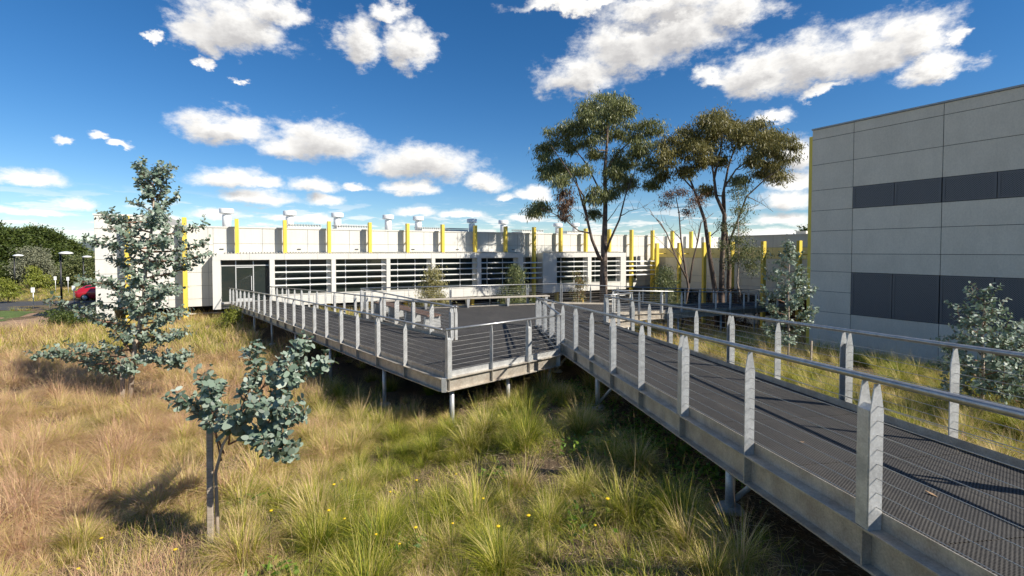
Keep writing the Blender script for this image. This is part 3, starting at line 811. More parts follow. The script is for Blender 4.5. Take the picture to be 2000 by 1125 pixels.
def walkways():
    # ramp on the right, down from beside the viewer to the platform
    r = empty('entrance_ramp', (0, 0, 0), 0, 'long steel ramp with dark mesh deck running from the lower right corner to the platform', 'ramp')
    def zr(y): return .80 - .0570 * (y - 3.37)
    def le(y): return (2.95 - .1165 * y, y, zr(y))
    def ri(y): return (4.87 - .0776 * y, y, zr(y))
    ramp_deck(r, [le(-3.5), le(17.4)], [ri(-3.5), ri(18.3)])
    railing(r, [le(-3.5), le(17.35)], +1, 1.387, 3.37 + 3.5 - 4 * 1.387 + 0.02, 2)
    railing(r, [ri(-3.5), ri(18.2)], -1, 1.45, 6.39 + 3.5 - 6 * 1.45 + .02, 2)
    legs(r, [(le(y)[0] + .12, y, zr(y)) for y in (1.2, 5.35, 10.4, 14.6)] + [(ri(y)[0] - .12, y, zr(y)) for y in (1.2, 5.35, 10.4, 14.6)])
    for y in (5.35, 10.4, 14.6):
        a, b = le(y), ri(y)
        g = gz(a[0], y)
        MB().tube([(a[0] + .14, y, max(g + .1, zr(y) - 1.0)), (a[0] + .85, y, zr(y) - .2)], .03, 8).build('brace', M_GALV, r, True)
    MB().box(le(6.9)[0] - .02, le(6.9)[0] - .004, 6.7, 7.1, zr(6.9) - .31, zr(6.9) - .13).build('splice_plate', M_GALV, r)
    # platform
    p = empty('viewing_platform', (0, 0, 0), 0, 'wide dark mesh deck platform in the middle, carrying the benches', 'platform')
    poly = [A, B, Cp, G, G2, I, Ee, D, Fp]
    n = (math.sin(R(49)), math.cos(R(49)))            # boards run along the front edge
    nn = (-n[1], n[0])
    ds = [q[0] * nn[0] + q[1] * nn[1] for q in poly]
    d = min(ds); step = 2.1
    while d < max(ds):
        c = clip(clip([q for q in poly], nn, d + .004, False), nn, d + step - .004, True)
        if len(c) >= 3:
            MB().slab(c, .04).build('deck_panel', M_DECK, p)
        d += step
    railing(p, [A, B], -1, 1.18, .06, 2)
    railing(p, [B, Cp], -1, 1.22, .35, 2)
    # front fascia plate of the platform, standing in the sun
    v, f = sweep([A, B], .012, .02, -.03, .10, -1); MB().add(v, f).build('kick_plate', M_GALV, p)
    railing(p, [D, Ee], +1, 1.95, .1, 2)
    railing(p, [Fp, D], +1, 1.42, .1, 2)
    railing(p, [G, G2], -1, 1.45, .08, 2); railing(p, [G2, I], -1, 1.25, .1, 2)
    legs(p, [(-1.32, 10.55, 0), (1.0, 12.75, 0), (-.1, 11.85, 0), (-.6, 16.5, 0), (-3.5, 18.0, 0), (-6, 21.3, 0), (-2, 22.8, 0), (2.0, 23.8, 0), (3.3, 18.6, 0), (4.5, 19.3, 0), (1.0, 19, 0)])
    for q in (A, B):
        MB().box(q[0] - .05, q[0] + .05, q[1] - .11, q[1] - .0, -.318, -.028).build('corner_plate', M_GALV, p)
    # ramp to the door on the left
    l = empty('door_ramp', (0, 0, 0), 0, 'railed mesh ramp on the left leading from the platform to the glass door', 'ramp')
    ramp_deck(l, LWo[1:], LWi[1:])
    MB().slab([A, Fp, LWi[1], LWo[1]], .04).build('deck_panel', M_DECK, l)
    railing(l, LWo, +1, 1.42, 1.55, 1)
    railing(l, LWi, -1, 1.42, .1, 2)
    pts = []
    for s in (3.0, 7.5, 12.0, 16.5, 21, 25):
        q, _ = frame_at(LWo, s); pts.append((q[0] + .1, q[1] + .08, q[2])); q, _ = frame_at(LWi, s - 1.5 if s > 3 else s); pts.append((q[0] - .1, q[1] - .08, q[2]))
    legs(l, pts)
    # branch towards the wing
    b = empty('wing_ramp', (0, 0, 0), 0, 'railed ramp branching right from the platform towards the yellow wing', 'ramp')
    N1 = [I, (11.1, 26.9, -.62), (22.5, 37.5, -1.5)]; N2 = [Ee, (10.0, 29.2, -.62), (20.9, 39.2, -1.5)]
    ramp_deck(b, N2, N1)
    railing(b, N1, -1, 1.95, .12, 2); railing(b, N2, +1, 1.95, .3, 2)
    pts = []
    for s in (1.5, 6, 11, 16, 21):
        q, _ = frame_at(N1, s); pts.append((q[0] - .1, q[1] + .1, q[2])); q, _ = frame_at(N2, s); pts.append((q[0] + .1, q[1] - .1, q[2]))
    legs(b, pts)
walkways()

# ------------------------------------------------------------------ benches
def bench(name, label, a, b, w, mt, nslat, h=.46):
    a = Vector((*a, 0)); b = Vector((*b, 0)); d = (b - a).normalized(); n = Vector((-d.y, d.x, 0)); L = (b - a).length
    r = empty(name, tuple(a), math.atan2(d.y, d.x), label, 'bench', 'benches on the platform')
    sw = w / nslat
    for i in range(nslat):
        MB().chbox(0, L, i * sw + .006, (i + 1) * sw - .006, h - .05, h, .006).build('slat', mt, r)
    k = max(2, round(L / 1.9))
    for i in range(k + 1):
        x = .18 + (L - .36) * i / k
        leg = MB(); vs = [(x - .04, .07, 0), (x + .04, .07, 0), (x + .04, w - .07, 0), (x - .04, w - .07, 0), (x - .08, .02, h - .055), (x + .08, .02, h - .055), (x + .08, w - .02, h - .055), (x - .08, w - .02, h - .055)]
        leg.add(vs, [(0, 3, 2, 1), (4, 5, 6, 7), (0, 1, 5, 4), (1, 2, 6, 5), (2, 3, 7, 6), (3, 0, 4, 7)]); leg.build('leg', M_GALV, r)
bench('bench', 'long pale timber bench along the rear rail of the platform', (-6.0, 21.45), (1.9, 24.1), .42, M_BENCH, 4)
bench('bench', 'brown timber slat bench standing beside the rail at the platform side', (-2.9, 16.6), (-6.0, 21.0), -.5, M_BENCH2, 5)


# ------------------------------------------------------------------ grasses
def blade_set(seed, n, lmin, lmax, rad, lean, curl, width, bias=(0, 0), levels=4):
    """one tussock: arching tapered blades from a common crown"""
    g = np.random.default_rng(seed)
    L = g.uniform(lmin, lmax, n); az = g.uniform(0, 2 * np.pi, n)
    rr = rad * np.sqrt(g.uniform(0, 1, n))
    ba = az + g.normal(0, .5, n)
    base = np.stack([rr * np.cos(ba), rr * np.sin(ba), np.zeros(n)], 1)
    tilt = np.abs(g.normal(lean, lean * .5, n)); cur = np.abs(g.normal(curl, curl * .45, n))
    d = np.stack([np.cos(az), np.sin(az)], 1) + np.array(bias)
    d /= np.linalg.norm(d, axis=1)[:, None] + 1e-6
    side = np.stack([-d[:, 1], d[:, 0], np.zeros(n)], 1)
    w = width * g.uniform(.6, 1.25, n)
    V = []; tp = []
    pos = base.copy()
    segs = levels
    for k in range(segs + 1):
        t = k / segs
        wk = w * (1 - t) ** .7 if k < segs else w * .06
        tw = g.normal(0, .35, n)[:, None] * (k == 0)
        V.append(pos - side * wk[:, None] / 2); V.append(pos + side * wk[:, None] / 2)
        tp += [np.full(n, t), np.full(n, t)]
        a = tilt + cur * (t + .5 / segs) ** 1.25
        step = L / segs
        pos = pos + np.stack([d[:, 0] * np.sin(a), d[:, 1] * np.sin(a), np.cos(a)], 1) * step[:, None]
    V = np.stack(V, 1).reshape(-1, 3)            # blade-major, 2*(segs+1) verts each
    tp = np.stack(tp, 1).ravel()
    k = 2 * (segs + 1)
    b0 = np.arange(n)[:, None] * k
    F4 = np.concatenate([b0 + np.array([2 * j, 2 * j + 1, 2 * j + 3, 2 * j + 2]) for j in range(segs)])
    tone = np.repeat(g.uniform(0, 1, n), k)
    return V, F4, tone, tp

def grass_mat(name, green, mid, straw, brown):
    m = bpy.data.materials.new(name); m.use_nodes = True
    N = NT(m.node_tree); N.n.clear()
    o = N.node('ShaderNodeOutputMaterial')
    a = N.node('ShaderNodeAttribute', attribute_name='tone'); t = N.node('ShaderNodeAttribute', attribute_name='along')
    ti = N.node('ShaderNodeAttribute', attribute_name='tint', attribute_type='INSTANCER')
    f = N.math('ADD', ti.outputs['Fac'], N.math('MULTIPLY', N.math('SUBTRACT', a.outputs['Fac'], .5), .9))
    f = N.math('ADD', f, N.math('MULTIPLY', N.math('SUBTRACT', t.outputs['Fac'], .4), .22), clamp=True)
    c = N.ramp(f, [(0, green), (.42, mid), (.78, straw), (1, brown)])
    b = N.node('ShaderNodeBsdfPrincipled'); N.l.new(c, b.inputs['Base Color']); b.inputs['Roughness'].default_value = .55; b.inputs['Specular IOR Level'].default_value = .35
    tr = N.node('ShaderNodeBsdfTranslucent'); N.l.new(c, tr.inputs[0])
    mx = N.node('ShaderNodeMixShader'); mx.inputs[0].default_value = .33
    N.l.new(b.outputs[0], mx.inputs[1]); N.l.new(tr.outputs[0], mx.inputs[2]); N.l.new(mx.outputs[0], o.inputs[0])
    return m
M_GRASS = grass_mat('tussock_grass', (.15, .205, .012), (.50, .46, .05), (.82, .61, .35), (.56, .34, .21))

def tuft_collection(name, specs):
    c = bpy.data.collections.new(name)
    for i, sp in enumerate(specs):
        V, F4, tone, tp = blade_set(**sp)
        if sp['lmax'] > .5 and name == 'tussock':         # a few upright flowering stalks
            V2, F2, t2, tp2 = blade_set(sp['seed'] + 900, 9, sp['lmax'] * .95, sp['lmax'] * 1.35, .08, .2, .5, .0042)
            F4 = np.concatenate([F4, F2 + len(V)]); V = np.concatenate([V, V2]); tone = np.concatenate([tone, t2 * .2 + .85]); tp = np.concatenate([tp, tp2])
        me = np_mesh('%s_%02d' % (name, i), V, [F4], M_GRASS, {'tone': tone, 'along': tp})
        c.objects.link(bpy.data.objects.new('%s_%02d' % (name, i), me))
    return c

def scatter(name, label, cat, pts, rots, scls, idx, tint, coll):
    me = bpy.data.meshes.new(name)
    n = len(pts); me.vertices.add(n); me.vertices.foreach_set('co', np.asarray(pts, np.float32).ravel())
    for nm, ty, arr in (('rot', 'FLOAT_VECTOR', rots), ('scl', 'FLOAT_VECTOR', scls)):
        a = me.attributes.new(nm, ty, 'POINT'); a.data.foreach_set('vector', np.asarray(arr, np.float32).ravel())
    a = me.attributes.new('pick', 'INT', 'POINT'); a.data.foreach_set('value', np.asarray(idx, np.int32))
    a = me.attributes.new('tint', 'FLOAT', 'POINT'); a.data.foreach_set('value', np.asarray(tint, np.float32))
    o = link(name, me); tag(o, label, cat, None, 'stuff')
    g = bpy.data.node_groups.new(name + '_scatter', 'GeometryNodeTree')
    g.interface.new_socket('Geometry', in_out='INPUT', socket_type='NodeSocketGeometry')
    g.interface.new_socket('Geometry', in_out='OUTPUT', socket_type='NodeSocketGeometry')
    gi = g.nodes.new('NodeGroupInput'); go = g.nodes.new('NodeGroupOutput')
    ci = g.nodes.new('GeometryNodeCollectionInfo'); ci.inputs['Collection'].default_value = coll
    ci.inputs['Separate Children'].default_value = True; ci.inputs['Reset Children'].default_value = True
    ip = g.nodes.new('GeometryNodeInstanceOnPoints'); ip.inputs['Pick Instance'].default_value = True
    def attr(nm, ty):
        a = g.nodes.new('GeometryNodeInputNamedAttribute'); a.data_type = ty; a.inputs[0].default_value = nm; return a.outputs[0]
    er = g.nodes.new('FunctionNodeEulerToRotation')
    g.links.new(attr('rot', 'FLOAT_VECTOR'), er.inputs[0]); g.links.new(er.outputs[0], ip.inputs['Rotation'])
    g.links.new(attr('scl', 'FLOAT_VECTOR'), ip.inputs['Scale']); g.links.new(attr('pick', 'INT'), ip.inputs['Instance Index'])
    g.links.new(gi.outputs[0], ip.inputs['Points']); g.links.new(ci.outputs[0], ip.inputs['Instance']); g.links.new(ip.outputs[0], go.inputs[0])
    md = o.modifiers.new('scatter', 'NODES'); md.node_group = g
    return o

def in_poly(x, y, poly):
    c = np.zeros(len(x), bool)
    for i in range(len(poly)):
        (x1, y1), (x2, y2) = poly[i][:2], poly[(i + 1) % len(poly)][:2]
        cond = ((y1 > y) != (y2 > y)) & (x < (x2 - x1) * (y - y1) / (y2 - y1 + 1e-12) + x1)
        c ^= cond
    return c

def vnoise(x, y, s, seed):
    """smooth value noise"""
    g = np.random.default_rng(seed); T = g.uniform(0, 1, (64, 64))
    u, v = x / s + 500.3, y / s + 500.7
    i, j = np.floor(u).astype(int), np.floor(v).astype(int); fu, fv = u - i, v - j
    fu, fv = fu * fu * (3 - 2 * fu), fv * fv * (3 - 2 * fv)
    a = T[i % 64, j % 64]; b = T[(i + 1) % 64, j % 64]; c = T[i % 64, (j + 1) % 64]; d = T[(i + 1) % 64, (j + 1) % 64]
    return (a * (1 - fu) + b * fu) * (1 - fv) + (c * (1 - fu) + d * fu) * fv

DECKS = [[(2.75, -3.5), (.95, 17.4), (3.4, 18.3), (5.0, -3.5)],
         [A, B, Cp, G, G2, I, Ee, D, Fp], LWo + LWi[::-1]]
WING_DECK = [(4.2, 20.5), (22.5, 37.5), (20.9, 39.2), (2.3, 24.6)]
def fac_local(x, y):
    c, s = math.cos(FR), math.sin(FR); dx, dy = x - MAIN[0], y - MAIN[1]
    return dx * c + dy * s, -dx * s + dy * c
def blocked(x, y):
    """where no grass grows: buildings, road, path, lawn"""
    u, v = fac_local(x, y)
    b = (u > -8.0) & (u < 55) & (v > 1.5)
    c, s = math.cos(FR), math.sin(FR); dx, dy = x - BLK[0], y - BLK[1]
    lu, lv = dx * c + dy * s, -dx * s + dy * c
    b |= (lu > -.1) & (lv < .2)
    b |= in_poly(x, y, [(-62, 36.3), (-24, 38.6), (-24, 46.6), (-62, 42.8)])
    b |= in_poly(x, y, [(-31.2, 25), (-27.0, 29), (-33.3, 37.4), (-48, 36.6), (-35, 26)])
    return b

def meadow():
    near = tuft_collection('tussock', [dict(seed=i, n=260, lmin=.30, lmax=.74, rad=.10, lean=.36, curl=1.15, width=.0076, bias=(.25 * math.cos(i * 2.4), .25 * math.sin(i * 2.4))) for i in range(6)]
                           + [dict(seed=20 + i, n=250, lmin=.40, lmax=1.0, rad=.13, lean=.5, curl=2.0, width=.0074, bias=(.7 * math.cos(i * 1.9), .7 * math.sin(i * 1.9))) for i in range(5)]
                           + [dict(seed=40 + i, n=110, lmin=.55, lmax=1.0, rad=.11, lean=.30, curl=.85, width=.0105) for i in range(3)])
    small = tuft_collection('low_tuft', [dict(seed=70 + i, n=60, lmin=.10, lmax=.30, rad=.16, lean=.75, curl=1.0, width=.0055, levels=3) for i in range(5)])
    far = tuft_collection('far_tussock', [dict(seed=90 + i, n=80, lmin=.40, lmax=.85, rad=.22, lean=.4, curl=1.0, width=.017, levels=3) for i in range(5)])
    g = np.random.default_rng(5)
    def grid(x0, x1, y0, y1, s):
        xs, ys = np.meshgrid(np.arange(x0, x1, s), np.arange(y0, y1, s))
        x = xs.ravel() + g.uniform(-.5, .5, xs.size) * s; y = ys.ravel() + g.uniform(-.5, .5, xs.size) * s
        k = (np.abs(x) < y * 1.45 + 4.5) & ~blocked(x, y)
        return x[k], y[k]
    def deckmask(x, y, shrink=0):
        m = np.zeros(len(x), bool)
        for P in DECKS: m |= in_poly(x, y, P)
        return m
    def straw(x, y):
        """dry on the left bank, greener by the platform"""
        base = .23 + .60 * smoothstep(-x, .6 + .2 * y, 2.8 + .33 * y) + .10 * smoothstep(y, 14, 26)
        return base + (vnoise(x, y, 1.5, 3) - .5) * .5 + (vnoise(x, y, .6, 4) - .5) * .45
    # ---- near and middle tussocks
    P = []
    x, y = grid(-20, 16, 1.2, 12.5, .60)
    xx = np.concatenate([x, x + g.normal(0, .07, len(x)), x + g.normal(0, .09, len(x))]); yy = np.concatenate([y, y + g.normal(0, .07, len(x)), y + g.normal(0, .09, len(x))]); P.append((xx, yy, 1.0))
    x, y = grid(-20, 16, 1.2, 12.5, .30); P.append((x, y, .5))
    x, y = grid(-32, 24, 12.5, 20, .50); P.append((x, y, 1.15))
    for (x, y, sc) in P:
        bare = vnoise(x, y, 1.1, 9)
        right = (x > .4) & (x < 5.6 - .06 * y) & (y < 17)
        keep = np.where(right & (y > 4.6), bare > .42, bare > .24) & ~((deckmask(x, y)) & (g.uniform(0, 1, len(x)) < .82))
        keep &= ~((deckmask(x, y)) & (y < 9.5))
        x, y = x[keep], y[keep]; n = len(x)
        st = straw(x, y); dry = st + g.normal(0, .05, n) + (vnoise(x, y, .45, 77) - .5) * .35 + (.12 if sc < .8 else 0)
        pick = np.where(dry > .62, 6 + g.integers(0, 5, n), g.integers(0, 6, n))
        big = (g.uniform(0, 1, n) < .10) & (x > -1.2) & (dry < .7); pick = np.where(big, 11 + g.integers(0, 3, n), pick)
        s = (.55 + .62 * vnoise(x, y, .7, 12) + g.uniform(-.15, .25, n)) * sc
        s *= .86 * np.where((np.abs(x) < 1.4) & (y < 4.2), .75, 1)
        s *= np.where((x - 14.81) * math.cos(FR) + (y - 24) * math.sin(FR) > -1.2, .5, 1)
        z = ground_z(x, y) - .03
        rots = np.stack([g.normal(0, .10, n), g.normal(0, .10, n), g.uniform(0, 6.283, n)], 1)
        # dry swathes lean the same way in patches
        sw = vnoise(x, y, 2.6, 15) * 6.283 * 1.6
        rots[:, 2] = np.where(pick < 6, rots[:, 2], np.where(pick < 11, sw + g.normal(0, .45, n), rots[:, 2]))
        scatter('tussock_grass', 'tall tussock grass, dry straw to yellow green, covering the bank', 'grass',
                np.stack([x, y, z], 1), rots, np.stack([s, s, s * g.uniform(.85, 1.1, n)], 1), pick, np.clip(dry, .02, .98), near)
    # ---- low tufts filling between
    x, y = grid(-14, 12, 1.5, 12.5, .17)
    keep = (vnoise(x, y, .8, 33) > np.where((x > .2) & (x < 5.2) & (y > 4.6), .42, .2)) & ~(deckmask(x, y) & (g.uniform(0, 1, len(x)) < .8))
    x, y = x[keep], y[keep]; n = len(x); s = g.uniform(.5, 1.1, n)
    scatter('low_grass', 'short dry and green grass between the tussocks', 'grass', np.stack([x, y, ground_z(x, y) - .01], 1),
            np.stack([g.normal(0, .15, n), g.normal(0, .15, n), g.uniform(0, 6.283, n)], 1), np.stack([s, s, s], 1), g.integers(0, 5, n),
            np.clip(straw(x, y) + .06 + g.normal(0, .2, n), .02, .98), small)
    # ---- further off
    x, y = grid(-78, 34, 20, 64, .64)
    keep = (vnoise(x, y, 1.8, 44) > .16) & ~(deckmask(x, y) & (g.uniform(0, 1, len(x)) < .85)); x, y = x[keep], y[keep]; n = len(x)
    s = g.uniform(.7, 1.2, n) * np.where(y > 36, .6, 1.0)
    dry = np.clip(.52 + (vnoise(x, y, 2.5, 6) - .5) * .6 + g.normal(0, .1, n), .05, .95)
    scatter('far_grass', 'straw coloured grass running up to the building and round the car park', 'grass', np.stack([x, y, ground_z(x, y) - .03], 1),
            np.stack([g.normal(0, .08, n), g.normal(0, .08, n), g.uniform(0, 6.283, n)], 1), np.stack([s, s, s], 1), g.integers(0, 5, n), dry, far)
meadow()

# ------------------------------------------------------------------ leaves
def frames(d, up, g):
    d = d / (np.linalg.norm(d, axis=1)[:, None] + 1e-9)
    s = np.cross(d, up); s /= np.linalg.norm(s, axis=1)[:, None] + 1e-9
    return d, s, np.cross(s, d)

def lance_leaves(P, D, L, Wd, g, tone):
    """narrow drooping leaves: folded diamonds"""
    n = len(P)
    up = g.normal(0, 1, (n, 3)); d, s, u = frames(D, up, g)
    L = L[:, None]; Wd = Wd[:, None]
    V = np.stack([P, P + d * L * .45 + s * Wd / 2 + u * Wd * .15, P + d * L, P + d * L * .45 - s * Wd / 2 + u * Wd * .15], 1).reshape(-1, 3)
    F4 = np.arange(n)[:, None] * 4 + np.array([0, 1, 2, 3])
    return V, F4, np.repeat(tone, 4)

def round_leaves(P, D, U, r, g, tone, k=7):
    """broad round leaves, slightly cupped"""
    n = len(P)
    d, s, u = frames(D, U, g)
    a = np.linspace(0, 2 * np.pi, k, endpoint=False) + np.pi
    V = []
    asp = g.uniform(.72, 1.0, n); cup = g.uniform(-.1, .5, n); bend = g.normal(-.15, .25, n)
    for q in a:
        t = 1.0 + math.cos(q); tip = 1.0 + .22 * max(0, math.cos(q)) ** 4
        V.append(P + d * (r * t * tip)[:, None] + s * (r * .95 * asp * math.sin(q))[:, None] + u * (r * (cup * abs(math.sin(q)) + bend * t * t * .4))[:, None])
    V = np.stack(V, 1).reshape(-1, 3)
    Fk = np.arange(n)[:, None] * k + np.arange(k)
    return V, Fk, np.repeat(tone, k)

M_GUM = leaf_mat('gum_leaves', [(.085, .10, .03), (.17, .19, .06), (.31, .31, .125)], .42, .3, .5)
M_GUMB = leaf_mat('bronze_gum_leaves', [(.095, .095, .03), (.19, .172, .05), (.33, .28, .09)], .45, .3, .45)
M_MIST = leaf_mat('mistletoe_leaves', [(.07, .04, .022), (.16, .085, .045), (.2, .12, .06)], .5, .2)
M_WATTLE = leaf_mat('wattle_leaves', [(.02, .034, .006), (.055, .082, .012), (.11, .14, .024)], .6, .2)
M_PALE = leaf_mat('grey_green_leaves', [(.12, .13, .075), (.20, .21, .13), (.29, .29, .19)], .6, .2)
M_LIME = leaf_mat('lime_leaves', [(.13, .16, .02), (.24, .27, .04), (.34, .34, .07)], .5, .35)
M_SHRUB = leaf_mat('shrub_leaves', [(.13, .14, .045), (.30, .27, .10), (.46, .40, .19)], .45, .25)
M_SHRUB2 = leaf_mat('green_shrub_leaves', [(.06, .085, .03), (.14, .17, .06), (.30, .30, .13)], .45, .25)
M_REDTIP = leaf_mat('red_tip_leaves', [(.12, .14, .05), (.24, .22, .09), (.36, .14, .07)], .45, .25)
M_BLUE = leaf_mat('blue_gum_leaves', [(.09, .145, .10), (.205, .27, .20), (.43, .475, .41)], .47, .2, .4, tcol=(.22, .32, .1))
M_WEED = leaf_mat('weed_leaves', [(.05, .11, .012), (.12, .22, .025), (.25, .34, .05)], .5, .35)

def foliage_clumps(clumps, per_m2, L, Wd, g, droop=.75, sub=.42, tone_shift=0.0):
    """clumps: x y z rx rz. Leaves gather round sprays spread on each clump."""
    PP = []; DD = []; TT = []
    for (cx, cy, cz, rx, rz) in clumps:
        ns = max(6, int(19 * rx * rz + 7))
        for _ in range(ns):
            v = g.normal(0, 1, 3); v /= np.linalg.norm(v); q = g.uniform(.35, 1.0) ** .6
            c = np.array([cx + v[0] * rx * q, cy + v[1] * rx * q, cz + v[2] * rz * q])
            m = int(per_m2 * sub * sub * 9 * g.uniform(.5, 1.2))
            o = g.normal(0, 1, (m, 3)) * np.array([sub, sub, sub * .62]) * g.uniform(.55, 1.0)
            PP.append(c + o)
            d = o * .5 + g.normal(0, .45, (m, 3)); d[:, 2] -= droop
            DD.append(d); TT.append(np.clip(g.normal(.5, .2, m) + g.normal(0, .16) + tone_shift, 0, 1))
    P, Dv, T = np.concatenate(PP), np.concatenate(DD), np.concatenate(TT)
    n = len(P)
    return lance_leaves(P, Dv, L * g.uniform(.6, 1.25, n), Wd * g.uniform(.7, 1.2, n), g, T)

def branch_path(a, b, g, sag=.0, n=5, wob=.06):
    a, b = np.array(a, float), np.array(b, float); L = np.linalg.norm(b - a); out = []
    for i in range(n + 1):
        t = i / n; p = a * (1 - t) + b * t
        p[2] += -sag * L * math.sin(t * math.pi)
        if 0 < i < n: p += g.normal(0, wob * L, 3) * .5
        out.append(tuple(p))
    return out

def clump_tree(name, label, base, stems, clumps, lm, bark, seed, per_m2=60, L=.2, Wd=.05, droop=.75, sub=.42, cat='tree', group=None, twigs=True, tone=0.0, extra=None, dead=()):
    g = np.random.default_rng(seed)
    r = empty(name, base, 0, label, cat, group)
    tb = MB(); sk = []
    for path, r0, r1 in stems:
        m = len(path); tb.tube(path, [r0 + (r1 - r0) * i / (m - 1) for i in range(m)], 10)
        for i in range(m - 1):
            for t in (0, .33, .66): sk.append((np.array(lerp(path[i], path[i + 1], t)), (r0 + (r1 - r0) * (i + t) / (m - 1))))
        sk.append((np.array(path[-1]), r1))
    if twigs and clumps:
        lb = tb
        for (cx, cy, cz, rx, rz) in clumps:
            c = np.array([cx, cy, cz])
            best = min(sk, key=lambda q: np.linalg.norm((q[0] - c) * [1, 1, 1]) + (3 if q[0][2] > cz - .2 else 0))
            rr = min(best[1] * .6, .075)
            lb.tube(branch_path(best[0], c, g, .08), [rr + (rr * .35 - rr) * i / 5 for i in range(6)], 6)
            for _ in range(4):
                v = g.normal(0, 1, 3); v /= np.linalg.norm(v); v[2] = abs(v[2]) * .6
                lb.tube(branch_path(tuple(c * .8 + best[0] * .2), tuple(c + v * np.array([rx, rx, rz]) * .85), g, .05, 3), [rr * .45, rr * .35, rr * .25, rr * .12], 5)
    tb.build('trunk', bark, r, True)
    if clumps:
        V, F4, T = foliage_clumps(clumps, per_m2, L, Wd, g, droop, sub, tone)
        link('crown', np_mesh('crown', V, [F4], lm, {'tone': T}), r)
    if extra:
        cl, m2 = extra
        V, F4, T = foliage_clumps(cl, per_m2 * 1.6, L * .8, Wd, g, 1.2, sub * .8)
        o = link('mistletoe', np_mesh('mistletoe', V, [F4], m2, {'tone': T}), r); o['label'] = 'dense brown hanging clump'
    if dead:
        db = MB()
        for a, b in dead:
            db.tube(branch_path(a, b, g, -.05, 5, .07), [.045, .035, .028, .02, .014, .006], 5)
            pa = branch_path(a, b, g, -.05, 5, .02)
            for k in range(4):
                q = np.array(pa[2 + k % 4]); v = g.normal(0, 1, 3); v[2] = abs(v[2]) + .3; v /= np.linalg.norm(v)
                db.tube(branch_path(tuple(q), tuple(q + v * g.uniform(.5, 1.3)), g, 0, 3), [.016, .012, .008, .003], 4)
        db.build('bare_branches', M_DEAD, r, True)
    return r

